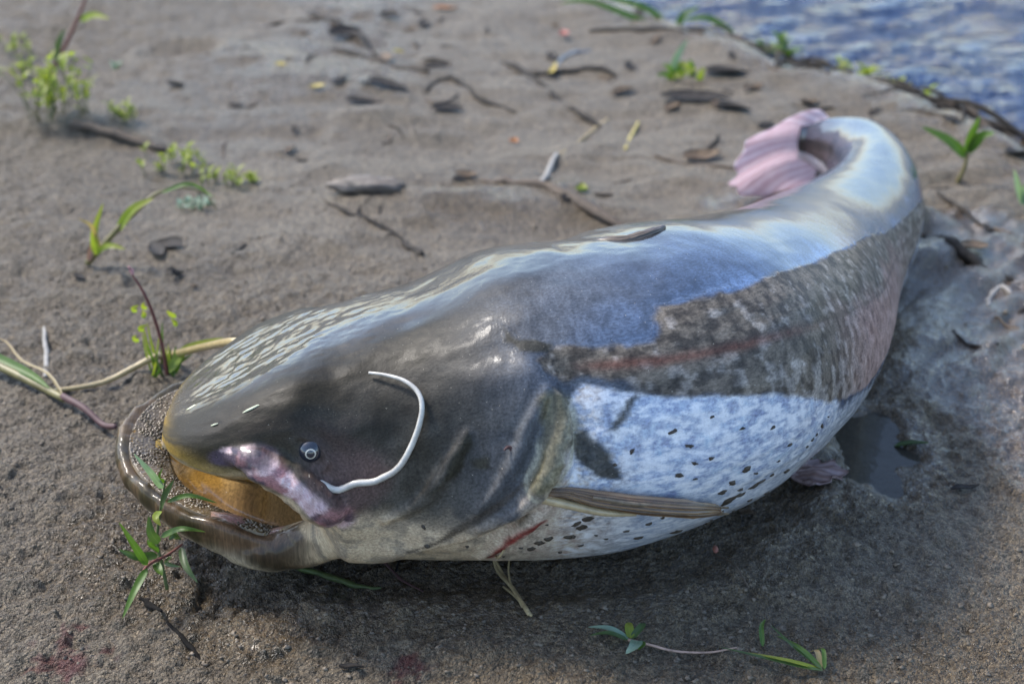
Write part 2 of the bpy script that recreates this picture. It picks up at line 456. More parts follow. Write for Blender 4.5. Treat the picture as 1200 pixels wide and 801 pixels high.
GILL = np.array([(-40,.20),(-34,.223),(-29,.256),(-21,.290),(-14,.312),(-4,.327),(4,.333),(15,.329),(26,.317),(39,.291),(60,.285)])
def gill_s(th): return np.interp(th, GILL[:, 0], GILL[:, 1])
def fold_th(th):                                             # right side mirrors the left
    return np.where(th > 90, 180 - th, th)
def disp(s, th):
    t = fold_th(th)
    ds = s - gill_s(t)
    on = sm(-60, -38, t) * sm(34, 20, t)
    o = on * .008 * sm(-.11, -.012, ds) * sm(.006, -.006, ds)
    o = o - on * .007 * np.exp(-((ds - .010) / .010) ** 2)
    o = o + .011 * np.exp(-((s - .318) / .026) ** 2 - ((t + 11) / 9) ** 2)            # root of the pectoral fin
    o = o - .010 * np.exp(-((s - .235) / .06) ** 2 - ((t - 90) / 38) ** 2)           # nape
    o = o + .004 * np.exp(-((s - .10) / .05) ** 2 - ((t - 45) / 20) ** 2)
    o = o - .0045 * np.exp(-((s - .150) / .03) ** 2 - ((t - 8) / 8) ** 2)            # hollow behind the mouth corner
    o = o + (.0035 * vnoise(s * 14, th * .05, 5) + .002 * vnoise(s * 35, th * .11, 6)) * sm(0, .08, s) * (1 - .8 * sm(.4, .6, s))
    return o
s1 = np.r_[np.linspace(-.012, .06, 60), np.linspace(.062, 1.42, 500)]
th1 = np.linspace(-90, 270, 200, endpoint=False)
S1, T1 = np.meshgrid(s1, th1, indexing='ij')
trunk = skin(S1, T1, disp(S1, T1) * sm(-.01, .02, S1))
trunk[0] = trunk[0].mean(0); trunk[-1] = trunk[-1].mean(0)
bits = [(trunk.reshape(-1, 3), grid_faces(len(s1), 200, True))]

# lower jaw: a scoop with a fat lip, built where it lies and brought into straight coordinates
JL, JW, JROLL, JX, JY, JHEAD, JPITCH, JE = .19, .134, R(-4), -.206, 1.173, R(-12), R(7), 2.15
JPROF = np.array([(.002,-.005),(.3,-.004),(.6,.006),(.8,.018),(.90,.030),(.96,.043),(.99,.053),(1.0,.060),(.995,.0655),(.982,.0695),(.965,.0710),(.945,.0706),(.925,.0690),(.80,.0635),(.74,.058),(.68,.050),(.62,.041),(.5,.032),(.3,.030),(.15,.032),(.002,.034)])
JF = cr(JPROF, 5)
def jaw(ph, rho, z):
    c, q = np.cos(ph), np.sin(ph); e = 2 / JE
    A = np.where(c > 0, JL, .10)
    s = -A * np.sign(c) * np.abs(c) ** e * rho; w = JW * np.sign(q) * np.abs(q) ** e * rho
    dw = w * math.cos(JROLL) - (z - .03) * math.sin(JROLL); dz = w * math.sin(JROLL) + (z - .03) * math.cos(JROLL)
    s2 = s * math.cos(JPITCH) + dz * math.sin(JPITCH); dz = -s * math.sin(JPITCH) + dz * math.cos(JPITCH)
    return np.stack([JX + s2 * math.cos(JHEAD) + dw * math.sin(JHEAD), JY + s2 * math.sin(JHEAD) - dw * math.cos(JHEAD), .035 + dz], -1)
def unjaw(P):
    dx, dy, dz = P[..., 0] - JX, P[..., 1] - JY, P[..., 2] - .035
    s2 = dx * math.cos(JHEAD) + dy * math.sin(JHEAD); dw = dx * math.sin(JHEAD) - dy * math.cos(JHEAD)
    s = s2 * math.cos(JPITCH) - dz * math.sin(JPITCH); dz = s2 * math.sin(JPITCH) + dz * math.cos(JPITCH)
    w = dw * math.cos(JROLL) + dz * math.sin(JROLL); z = .03 - dw * math.sin(JROLL) + dz * math.cos(JROLL)
    A = np.where(s < 0, JL, .10)
    return s, w, z, ((np.abs(s) / A) ** JE + (np.abs(w) / JW) ** JE) ** (1 / JE)
ph = np.linspace(-math.pi, math.pi, 220, endpoint=False)
PH, K = np.meshgrid(ph, np.arange(len(JF)), indexing='xy')
jw = jaw(PH, JF[K, 0] * (1 + .018 * vnoise(np.cos(PH) * 4 + 3, np.sin(PH) * 4 + 9, 3) + .010 * vnoise(np.cos(PH) * 13, np.sin(PH) * 13, 4)), JF[K, 1] + .006 * vnoise(np.cos(PH) * 5, np.sin(PH) * 5, 7) * (JF[K, 0] > .6))
bits.append((unwarp(jw, .05).reshape(-1, 3), grid_faces(len(JF), 220, True)))

# fleshy fold of the upper jaw hanging to the mouth corner (left one in view, right one mirrored)
FOLD = [(0.062,0), (0.079,-1), (0.093,-6), (0.110,-12), (0.125,-12), (0.137,-11), (0.148,-11)]
fp = np.array([skin(a, b, o) for (a, b), o in zip(FOLD, (-.008, .000, .006, .009, .010, .008, .000))])
fp = cr(fp, 8)
for sgn in (1, -1):
    q = fp * np.array((1, sgn, 1))
    bits.append(tube_geo(q, [.008, .012, .0145, .0155, .0160, .0175, .014], 16, wob=.25))
# lip of the upper jaw
LIPT = np.linspace(-1, 1, 81)
lp = []
for t in LIPT:
    sl = -.006 + .125 * t * t
    q = skin(sl, -48, -.003); lp.append((q[0], q[1] * (1 if t > 0 else -1), q[2] + .001))
bits.append(tube_geo(cr(np.array(lp)[::4], 5), .0065, 12))
EYE = (0.130,4)
er = []
for k in range(25):                                                   # rim of skin round the eye
    an = k / 24 * 2 * math.pi
    er.append(skin(EYE[0] + .0136 * math.cos(an), EYE[1] + .0136 * math.sin(an) / .0027, -.0012))
bits.append(tube_geo(np.array(er), .0026, 10))
# heavy skin creases of the throat behind the gill opening
for pts, r0 in (([(0.327,15), (0.329,7), (0.324,0), (0.315,-7), (0.295,-16), (0.262,-24)], .009),
                ([(0.321,18), (0.307,8), (0.295,0), (0.281,-7), (0.259,-16)], .0075),
                ([(0.333,4), (0.329,-4), (0.317,-16), (0.295,-30), (0.264,-48)], .008),
                ([(0.256,8), (0.247,2), (0.235,-3), (0.218,-10), (0.189,-16)], .007)):
    q = cr(np.array([skin(a, b, .001) + np.array((0, 1, 0)) * disp(np.array(a), np.array(b)) for a, b in pts]), 8)
    bits.append(tube_geo(q, [r0 * .5, r0, r0, r0 * .4], 10, wob=.3))

# flesh joining the jaw to the cheek
for sg in (1, -1):
    jp = [jaw(np.array(R(a_)) * sg, np.array(r_), np.array(z_)) for a_, r_, z_ in ((45, .88, .050), (62, .88, .050), (80, .88, .050), (98, .90, .050))]
    q = [unwarp(x_, .1) for x_ in jp] + [skin(.20, -26, -.024) * np.array((1, sg, 1)), skin(.26, -30, -.040) * np.array((1, sg, 1))]
    bits.append(tube_geo(cr(np.array(q), 6), [.008, .015, .019, .021, .024, .028], 18, wob=.12))
V0, F0, n0 = [], [], 0
for v, f in bits:
    V0.append(v); F0.append(f + n0); n0 += len(v)
tmp = bpy.data.objects.new('tmp', mesh('tmp', np.vstack(V0), np.vstack(F0))); COL.objects.link(tmp)
md = tmp.modifiers.new('r', 'REMESH'); md.mode = 'VOXEL'; md.voxel_size = .0024; md.use_smooth_shade = True
md = tmp.modifiers.new('s', 'SMOOTH'); md.factor = .5; md.iterations = 5
dg = bpy.context.evaluated_depsgraph_get()
body_me = bpy.data.meshes.new_from_object(tmp.evaluated_get(dg))
bpy.data.objects.remove(tmp)
nv = len(body_me.vertices); Q = np.empty(nv * 3, np.float32); body_me.vertices.foreach_get('co', Q); Q = Q.reshape(-1, 3).astype(float)
NQ = np.empty(nv * 3, np.float32); body_me.vertices.foreach_get('normal', NQ); NQ = NQ.reshape(-1, 3).astype(float)
s, w, z = Q.T
a_ = prof(s, 1); zt = prof(s, 2); zb = prof(s, 3); ex = prof(s, 5)
zz = np.clip((z - .5 * (zt + zb)) / (.5 * (zt - zb) + 1e-6), -1.3, 1.3); ww = np.clip(w / a_, -1.3, 1.3)
TH = np.degrees(np.arctan2(np.sign(zz) * np.abs(zz) ** (ex / 2), np.sign(ww) * np.abs(ww) ** (ex / 2)))
TH = np.where(TH < -90, TH + 360, TH)
TF = fold_th(TH)                                                     # same pattern on both flanks
PW = warp(s, w, z)
js, jww, jz, jr = unjaw(PW)
MM = .0029                                                            # metres per degree of th, about
# fine relief on the skin, along the normals
rel = .0007 * fbm(s * 60, TF * .17, 201, 3) * sm(.0, .05, s) * (1 - .85 * sm(.38, .55, s))
rel += .0016 * sm(.30, .42, s) * sm(.7, .5, s) * sm(60, 30, TF) * vnoise(s * 26 + TF * .05, TF * .35, 205) * .5
hump = sm(30, 75, TF) * sm(.27, .10, s)
rel += hump * (.0011 * fbm(s * 24 + .03 * TF, TF * .15, 207, 4) + .0007 * fbm(s * 120, TF * .5, 208, 2))
ojaw = (jr < 1.1) & (jz < .08) & (jr > .9) & (js < .08)
rel = rel + ojaw * (.0016 * fbm(js * 70 + 3, jww * 70, 261, 3) + .0012 * fbm(js * 30, jww * 160, 263, 2))
Q2 = Q + NQ * rel[:, None]
PW = warp(Q2[:, 0], Q2[:, 1], Q2[:, 2])

def lerp(c, d, t):
    d = np.asarray(d, float); d = d if d.ndim == 2 else d[None]
    return c + (d - c) * np.clip(t, 0, 1)[:, None]
col = np.tile(np.array((.034, .031, .024)), (nv, 1))
nz1 = fbm(s * 22, TF * .06, 211, 4); nz2 = fbm(s * 70, TF * .2, 213, 3); nz3 = fbm(s * 9, TF * .03, 215, 3)
# sides of the head: olive grey, paler and pinker downwards
col = lerp(col, (.074, .062, .036), sm(75, 35, TF + 30 * nz1) * sm(.36, .25, s))
col = lerp(col, (.16, .145, .118), sm(40, 8, TF + 26 * nz1) * sm(.34, .26, s) * sm(.08, .16, s))
col = lerp(col, (.055, .045, .03), sm(.12, .02, s) * sm(10, 40, TF) * .8)
col = lerp(col, (.06, .05, .036), .5 * sm(.06, .32, nz1 + .4 * nz2) * sm(.36, .3, s) * sm(-20, -5, TF) * sm(40, 20, TF))
# slate-blue shoulder and flank, blue sky reflection painted into the colour
col = lerp(col, (.08, .125, .22), sm(84, 58, TF + 16 * nz1) * sm(.30, .46, s) * sm(1.35, 1.1, s))
col = lerp(col, (.17, .185, .21), .8 * sm(72, 45, TF + 20 * nz1) * sm(.22, .30, s) * sm(.42, .34, s))
col = lerp(col, (.17, .27, .47), sm(54, 26, TF + 20 * nz1) * sm(.26, .42, s) * sm(1.3, 1.0, s) * (.55 + .45 * sm(.38, .55, s)) * sm(10, 22, TF + 6 * nz1))
col = lerp(col, (.075, .105, .16), .8 * sm(.6, .9, s) * sm(10, 30, TF + 18 * nz1))
# pale belly, blue of the skylight painted into its mottling
bs = np.interp(s, (0, .17, .27, .312, .326, .345, .379, .396, .442, .494, .53, .62, .8, 1.0, 1.3, 1.6), (-9, -14, -18, -13, 6, 17, 10, 7, 1, -10, -20, -28, -25, -14, -20, -30))
soft = np.interp(s, (0, .30, .33, .485, .54, 1.6), (10, 9, 1.6, 1.6, 9, 14))
belly = np.clip((bs - TF + (9 * nz1 + 5 * nz2) * np.where(soft > 4, 1, .22)) / soft + .5, 0, 1)
cream = np.stack([np.interp(s, (0, .25, .34, .38, .6, .9), k) for k in ((.52, .55, .58, .54, .56, .5), (.385, .43, .50, .59, .56, .45), (.22, .29, .42, .68, .57, .42))], -1)
col = lerp(col, cream, belly)
col = lerp(col, (.40, .47, .60), belly * .4 * sm(.0, .28, nz1 * .8 + nz2 * .7) * sm(.32, .34, s) * sm(-36, -8, TF))
spk = fbm(s * 210, TF * .75, 251, 3)
col = lerp(col, (.34, .42, .56), belly * .7 * sm(.02, .26, spk + .15 * nz1) * sm(.32, .34, s) * sm(-44, -14, TF))
col = lerp(col, (.86, .87, .89), belly * .75 * sm(.05, .25, -spk) * sm(.32, .34, s))
col = lerp(col, (.30, .25, .19), belly * .6 * sm(.0, .3, fbm(s * 80, TF * .3, 253, 4)) * sm(.34, .30, s))
# dry brown band along the flank
BAND = [(0.315,26), (0.331,31), (0.351,30), (0.375,27), (0.386,27), (0.398,39), (0.430,38), (0.485,35), (0.627,34), (.72,32), (.84,24), (.93,21), (1.05,18), (1.15,5), (1.0,-12), (.85,-20), (.7,-26), (.6,-25), (.54,-20), (.512,-15), (0.499,-12), (0.442,0), (0.396,7), (0.379,10), (0.362,16), (0.345,19), (0.333,17)]
dry = poly_sd(s, TF * MM, [(a, b * MM) for a, b in BAND])
blotch = np.full(nv, -1.0)
for pts in ([(0.256,9), (0.259,4), (0.250,-2), (0.237,-5), (0.228,-6), (0.238,-0), (0.245,4)], [(0.256,1), (0.271,0), (0.273,-2), (0.257,-2)],
            [(0.331,2), (0.346,4), (0.360,-4), (0.363,-12), (0.350,-10), (0.338,-4)], [(0.369,10), (0.374,11), (0.370,6), (0.363,1), (0.357,2)],
            [(0.291,43), (0.302,36), (0.331,32), (0.329,28), (0.303,30), (0.291,36)]):
    blotch = np.maximum(blotch, poly_sd(s, TF * MM, [(a, b * MM) for a, b in pts]))
dryf = np.maximum(dry, blotch)
band = sm(-.002, .004, dry + .006 * nz2 + .004 * nz1)
streak = fbm(s * 170, TF * .26, 221, 3)
bc = lerp(np.tile(np.array((.27, .225, .175)), (nv, 1)), (.125, .105, .085), sm(-.05, .25, streak))
bc = lerp(bc, (.42, .38, .34), .62 * sm(.04, .3, fbm(s * 150, TF * .26, 223, 3) + .012 * (10 - TF)))
bc = lerp(bc, (.50, .29, .25), .6 * sm(.50, .62, s) * sm(20, 4, TF + 14 * nz1) * sm(1.0, .7, s))
lat = np.interp(s, (.33, .355, .423, .512, .68, 1.0, 1.4), (23.5, 22, 18, 12, 5, 4, 4))
bc = lerp(bc, (.30, .12, .08), .7 * np.exp(-((TF - lat) / 1.7) ** 2) * sm(.335, .36, s) * sm(-.25, .15, nz1 + .15) * sm(.58, .40, s))
bc = lerp(bc, (.07, .055, .045), .3 * np.exp(-((TF - lat - 1.5) / 1.0) ** 2) * sm(.40, .46, s))
col = lerp(col, bc, band)
col = lerp(col, (.075, .068, .045), .85 * sm(-.001, .003, blotch + .004 * nz2))
# throat creases with a shade line painted in, blood at the gill slit
fd = lambda pts: line_d(s, TF * MM, [(a, b * MM) for a, b in pts])
flap = fd([(0.326,12), (0.327,5), (0.322,-2), (0.312,-7)])
col = lerp(col, (.27, .235, .13), .85 * sm(.016, .006, flap + .006 * nz2))
col = lerp(col, (.42, .40, .30), .7 * sm(.0035, .001, np.abs(flap - .012) + .003 * nz1) * sm(-.1, .1, nz1 + .05))
col = lerp(col, (.36, .03, .025), .9 * sm(.006, .0, fd([(0.314,-23), (0.298,-27), (0.285,-34), (0.273,-49)]) + .003 * nz2))
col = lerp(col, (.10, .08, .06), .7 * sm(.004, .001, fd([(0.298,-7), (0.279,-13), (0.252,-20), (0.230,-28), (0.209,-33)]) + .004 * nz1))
# face: yellow upper lip, purple-pink fold, shade of the pits at nostril and eye painted dark
P2 = lambda px: px
lipy = sm(.12, .04, s) * sm(.040, .012, z - prof(np.minimum(s, .12), 3)) * (s < .14)
col = lerp(col, (.30, .195, .035), .9 * lipy * sm(-.3, .1, nz1 + .1))
fdist = line_d(s, TF * MM, [(a, b * MM) for a, b in FOLD])
fm = sm(.023, .013, fdist)
fcol = lerp(np.tile(np.array((.36, .175, .175)), (nv, 1)), (.075, .055, .075), sm(.0, .22, fbm(s * 60, z * 60, 231, 3) + .35 * sm(.10, .06, s)))
fcol = lerp(fcol, (.66, .47, .46), sm(.08, .25, fbm(s * 50, z * 75, 233, 3)))
col = lerp(col, fcol, fm)
col = lerp(col, (.035, .03, .04), .85 * sm(.022, .006, np.hypot(s - (0.086,-0)[0], (TF - (0.086,-0)[1]) * MM) + .012 * nz2))
col = lerp(col, (.30, .155, .14), .5 * sm(.05, .008, np.hypot(s - (0.161,0)[0], (TF - (0.161,0)[1]) * MM * .8) + .03 * nz1))
col = lerp(col, (.13, .10, .07), .6 * sm(.045, .012, np.hypot(s - (0.100,12)[0], (TF - (0.100,12)[1]) * MM) + .02 * nz1))
col = lerp(col, (.012, .011, .010), sm(.0055, .003, np.hypot(s - (0.053,36)[0], (TF - (0.053,36)[1]) * MM * .8)))  # darkness of the nostril hole, painted as a spot
# lower jaw
isj = (jr < 1.08) & (jz < .088) & (js < .10) & ((z < .085) | (jr > .90)) & (fm < .5)
jout = isj & ((jz < .062) | (jr > .91)) & ~((NQ[:, 2] > .3) & (jr < .90))
t = sm(.036, .054, jz + .012 * nz1)
jc = lerp(np.tile(np.array((.44, .36, .24)), (nv, 1)), (.046, .034, .013), t)
jc = lerp(jc, (.20, .11, .06), .55 * sm(-.075, -.02, js) * sm(.04, .06, jz))
jb = fbm(js * 40, jww * 40, 241, 4)
jc = lerp(jc, (.17, .10, .05), .35 * sm(.0, .3, jb) * t)
jc = lerp(jc, (.03, .024, .014), .7 * sm(.05, .3, -jb) * t)
wj = sm(1.28, 1.04, jr) * sm(.12, .02, js) * sm(.092, .084, jz) * (1 - fm) * np.where((z < .085) | (jr > .90), 1, 0) * np.where((NQ[:, 2] > .3) & (jr < .90), 0, 1) * np.where((jz < .062) | (jr > .91), 1, 0)
col = lerp(col, jc, wj)
jin = isj & (NQ[:, 2] > .25) & (jr < .91) & (jz < .075)
fl = lerp(np.tile(np.array((.33, .185, .038)), (nv, 1)), (.42, .27, .10), sm(-.1, .2, nz1))
fl = lerp(fl, (.44, .26, .24), sm(-.10, -.02, js) * sm(.45, .75, jr) * sm(.02, .06, jww))
fl = lerp(fl, (.15, .085, .03), .7 * sm(.05, .3, nz3))
col[jin] = fl[jin]
palate = (NQ[:, 2] < -.2) & (s < .15) & (z > .06) & (jr < .9)
col[palate] = (.22, .10, .05)
mott = sm(.2, .36, s) * .5 + .35
mott[jout | jin] = .2
body_me.vertices.foreach_set('co', (PW - OFFS).astype(np.float32).ravel()); body_me.update()
body_me.materials.clear()
gl2 = np.maximum(sm(.25, .40, s), sm(50, 72, TF + 10 * nz1))
gloss = .02 + .98 * gl2
gloss = np.maximum(gloss, .9 * fm)
fattr(body_me, 'cior', 1.38 + .14 * sm(.25, .15, s) * sm(55, 75, TF) + .40 * sm(.28, .46, s) * sm(8, 26, TF))
fattr(body_me, 'calm', 1 - .75 * sm(.40, .60, s) * sm(15, 30, TF))
gloss = np.where(jout, .5, np.where(jin, .7, gloss))
gloss = np.where(TF < -5, np.minimum(gloss, .95), gloss)
fattr(body_me, 'gloss', gloss)
dark = (sm(.40, .18, col.mean(1)) * (1 - np.maximum(np.maximum(jin * 1.0, fm), lipy)))[:, None]                              # darkens the dark skin further, pale belly stays
col = col * (1 - (.47 + .26 * sm(.34, .26, s) * sm(-5, 20, TF))[:, None] * dark)
cattr(body_me, 'hide', col); fattr(body_me, 'dry', dryf); fattr(body_me, 'mott', mott)
vattr(body_me, 'fco', np.stack([s, TF * MM, w * .0], -1))
body_me.polygons.foreach_set('use_smooth', np.ones(len(body_me.polygons), bool))

def mat_hide(name, coat=1.0, rough=.5):
    m, nt = new_mat(name)
    co = attr(nt, 'fco', 'Vector')
    base = attr(nt, 'hide', 'Color'); dry = attr(nt, 'dry'); mt = attr(nt, 'mott')
    st = nd(nt, 'ShaderNodeMapping', {'Vector': co, 'Scale': (1, .38, 1)}).outputs[0]
    n1 = noise(nt, st, 130, 4, .6); n2 = noise(nt, co, 420, 3, .6); n3 = noise(nt, co, 38, 4, .6); n4 = noise(nt, co, 1100, 3, .7)
    c = mixc(nt, math_(nt, 'MULTIPLY', mt, .8), base, mixc(nt, ramp(nt, n1, .28, .72), (.16, .16, .16), (.84, .84, .84)), 'OVERLAY')
    c = mixc(nt, .75, c, mixc(nt, ramp(nt, n2, .3, .7), (.22, .22, .22), (.76, .76, .76)), 'OVERLAY')
    c = mixc(nt, ramp(nt, n4, .52, .70, 0, .45), c, mixc(nt, 1.0, c, (.25, .24, .22), 'MULTIPLY'))
    e = math_(nt, 'ADD', dry, math_(nt, 'MULTIPLY', math_(nt, 'SUBTRACT', n1, .5), .012))
    e = math_(nt, 'ADD', e, math_(nt, 'MULTIPLY', math_(nt, 'SUBTRACT', n3, .5), .016))
    sand = ramp(nt, noise(nt, co, 520, 1), .76, .79)
    c = mixc(nt, math_(nt, 'MULTIPLY', sand, .8), c, (.50, .45, .36))
    dm = ramp(nt, e, -.0006, .0006)
    film = ramp(nt, e, .0012, -.0012)
    h = math_(nt, 'ADD', math_(nt, 'MULTIPLY', n1, .5), math_(nt, 'MULTIPLY', n2, .28))
    h = math_(nt, 'ADD', h, math_(nt, 'MULTIPLY', n3, .8))
    nb = bump(nt, h, .30, .0022)
    nb = bump(nt, film, .35, .0012, nb)
    cn = bump(nt, math_(nt, 'ADD', math_(nt, 'MULTIPLY', n3, .45), math_(nt, 'ADD', math_(nt, 'MULTIPLY', n1, .42), math_(nt, 'MULTIPLY', n2, .12))), math_(nt, 'MULTIPLY', attr(nt, 'calm'), .20), .0022)
    cn = bump(nt, film, .35, .0012, cn)
    p = nd(nt, 'ShaderNodeBsdfPrincipled', {'Base Color': c, 'Roughness': rough, 'Normal': nb, 'Coat Normal': cn, 'Coat IOR': attr(nt, 'cior'), 'Coat Roughness': ramp(nt, n2, .3, .8, .06, .20),
        'Coat Weight': math_(nt, 'MULTIPLY', ramp(nt, dm, 0, 1, coat, .12 * coat), attr(nt, 'gloss')), 'Specular IOR Level': .18})
    out(nt, p.outputs[0])
    return m
M_HIDE = mat_hide('wet_catfish_skin')
link('body', body_me, M_HIDE, fish)
# ------------------------------------------------------------------ catfish: eye, mouth lining, barbels, fins
def sphere_geo(c, r, n=24, m=14, sc=(1, 1, 1)):
    th = np.linspace(0, math.pi, m); ph = np.linspace(0, 2 * math.pi, n, endpoint=False)
    T, Pp = np.meshgrid(th, ph, indexing='ij')
    v = np.stack([np.sin(T) * np.cos(Pp) * sc[0], np.sin(T) * np.sin(Pp) * sc[1], np.cos(T) * sc[2]], -1) * r + np.asarray(c)
    return v.reshape(-1, 3), grid_faces(m, n, True)
def basis(nrm):
    nrm = np.asarray(nrm, float); nrm = nrm / np.linalg.norm(nrm)
    u = np.cross((0, 0, 1.0), nrm); u /= np.linalg.norm(u)
    return u, np.cross(nrm, u), nrm
def on_skin(p, off=0.0):
    a, b = p; return skinw(a, b, off + float(disp(np.array(a), np.array(b))))
ec = on_skin(EYE, -.0048); en = on_skin(EYE, .01) - on_skin(EYE, 0.0)
eu, ev, en = basis(en)
m_eye, nt = new_mat('eyeball')
p = nd(nt, 'ShaderNodeBsdfPrincipled', {'Base Color': (.018, .022, .032, 1), 'Roughness': .12, 'Coat Weight': 1, 'Coat Roughness': .02}); out(nt, p.outputs[0])
v, f = sphere_geo(ec, .0112, 32, 20)
eye = fpart('eye', v, f, m_eye)
pd_ = en + .22 * np.array((.45, -.4, -.55)); pu, pv_, pn = basis(pd_)
a = np.linspace(0, 2 * math.pi, 32, endpoint=False)
def cap(r0, r1, k, lift):                                             # a band of the eyeball around the gaze axis
    rr = np.linspace(r0, r1, k); R_ = .0112 + lift
    v = [ec + pn * math.sqrt(max(R_ * R_ - r * r, 0)) + (np.cos(a)[:, None] * pu + np.sin(a)[:, None] * pv_) * r for r in rr]
    return np.array(v).reshape(-1, 3), grid_faces(k, 32, True)
v, f = cap(.0035, .0046, 4, .0003); fpart('iris', v, f, mat_plain('pale_gold_iris', (.66, .60, .48), .3, .25, 400, .1, coat=1), eye)
v, f = cap(.0001, .0036, 5, .0003); fpart('pupil', v, f, m_eye, eye)

# band of tiny rasping teeth inside the lower lip
phi = np.linspace(R(-100), R(100), 900); rho = np.linspace(.695, .929, 86)
PH, RH = np.meshgrid(phi, rho)
zr = np.interp(RH, [.68, .74, .80, .925, .93], [.0502, .0582, .0638, .0692, .0693])
u_ = PH * .135; v_ = RH * .165
hgt = np.zeros(PH.shape); cell = .0024
ci = np.floor(u_ / cell).astype(np.int64); cj = np.floor(v_ / cell).astype(np.int64)
for di in (-1, 0, 1):
    for dj in (-1, 0, 1):
        ii, jj = ci + di, cj + dj
        px = (ii + .5 + .75 * (_hash(ii, jj, 5) - .5)) * cell; py = (jj + .5 + .75 * (_hash(ii, jj, 9) - .5)) * cell
        dd = np.hypot(u_ - px, v_ - py) / (cell * .62)
        hgt = np.maximum(hgt, np.clip(1 - dd ** 1.6, 0, 1) * (.15 + .85 * _hash(ii, jj, 13)))
edge = np.clip(np.minimum((RH - .695) / .02, (.929 - RH) / .012), 0, 1)
tp = jaw(PH, RH, zr + .0006 + .0024 * hgt * edge * np.clip(.75 + 1.1 * fbm(u_ * 60, v_ * 60, 15, 2), .2, 1.3) - .003 * (1 - edge))
m_t, nt = new_mat('tooth_pad_flesh')
hh = attr(nt, 'h'); co = nd(nt, 'ShaderNodeTexCoord').outputs['Object']
c = mixc(nt, ramp(nt, noise(nt, co, 40, 3), .3, .7), (.06, .044, .024), (.15, .10, .042))
c = mixc(nt, ramp(nt, hh, .45, 1.0), c, (.30, .24, .13))
p = nd(nt, 'ShaderNodeBsdfPrincipled', {'Base Color': c, 'Roughness': .45, 'Coat Weight': .4, 'Coat Roughness': .15}); out(nt, p.outputs[0])
pad = fpart('tooth_pad', tp, grid_faces(len(rho), len(phi)), m_t); fattr(pad.data, 'h', hgt * edge)

m_tongue = mat_plain('ochre_mouth_lining', (.36, .21, .045), .3, .3, 30, .25, .002, coat=.8)
q = cr(np.array([jaw(np.array(R(4)), np.array(r_), np.array(z_)) for r_, z_ in ((.72, .054), (.64, .050), (.52, .040), (.34, .034), (.1, .034))]), 6)
v, f = tube_geo(q, [.003, .005, .009, .013, .016], 14, flat=.55, wob=.2); fpart('tongue', v, f, m_tongue)

# whisker-like barbels
def mat_flesh(name, c1, c2, rough=.35):
    return mat_plain(name, tuple((np.array(c1) + c2) / 2), rough, .25, 70, .25, .001, coat=.7)
BAR = [(0.110,-13), (0.120,-10), (0.129,-6), (0.139,-2), (0.163,0), (0.187,0), (0.204,2), (0.216,9), (0.223,18), (0.221,25), (0.211,31), (0.196,36), (0.182,40)]
bo = [-.014, -.006, -.001, .0045, .005, .005, .005, .005, .005, .006, .007, .006, .004]
sp = cr(np.array([(a_b, b_b * MM, o_) for (a_b, b_b), o_ in zip(BAR, bo)]), 8)
pb = np.array([on_skin((q[0], q[1] / MM), q[2]) for q in sp])
v, f = tube_geo(pb, [.0042, .0036, .0031, .0029, .0026, .0022, .0017, .0011], 12, wob=.12)
o = fpart('barbel', v, f, mat_flesh('pale_barbel_skin', (.47, .44, .38), (.56, .53, .47))); o['label'] = 'white whisker curling up over the cheek'
rb = [(-0.403,1.471), (-0.421,1.459), (-0.443,1.445), (-0.478,1.424), (-0.528,1.407), (-0.542,1.403)]
rp = cr(np.array([on_skin((.045, 172), -.010), on_skin((.030, 168), .012)] + [(x_, y_, zg(x_, y_) + h_) for (x_, y_), h_ in zip(rb, (.016, .010, .007, .006, .004, .003))]), 8)
v, f = tube_geo(rp, [.0048, .0045, .0042, .0036, .0028, .0016], 12, wob=.12)
o = fpart('barbel', v, f, mat_flesh('yellow_barbel_skin', (.34, .25, .10), (.44, .34, .16))); o['label'] = 'yellowish whisker stretched out over the mud'

def mat_fin(name, c1, c2, trans=.35, freq=260, axis_attr='ray'):
    m, nt = new_mat(name)
    rayv = attr(nt, axis_attr); co = nd(nt, 'ShaderNodeTexCoord').outputs['Object']
    n1 = noise(nt, co, 60, 4)
    wv_ = nd(nt, 'ShaderNodeMath', {0: math_(nt, 'MULTIPLY', rayv, freq)}, operation='SINE').outputs[0]
    c = mixc(nt, ramp(nt, math_(nt, 'ADD', wv_, math_(nt, 'MULTIPLY', n1, .8)), -.6, 1.4), c1, c2)
    c = mixc(nt, .4, c, mixc(nt, n1, (.2, .2, .2), (.8, .8, .8)), 'OVERLAY')
    p = nd(nt, 'ShaderNodeBsdfPrincipled', {'Base Color': c, 'Roughness': .3, 'Coat Weight': .7, 'Coat Roughness': .1, 'Normal': bump(nt, wv_, .5, .0012)})
    t_ = nd(nt, 'ShaderNodeBsdfTranslucent', {'Color': c})
    s_ = nd(nt, 'ShaderNodeMixShader', {0: trans, 1: p.outputs[0], 2: t_.outputs[0]}); out(nt, s_.outputs[0])
    return m
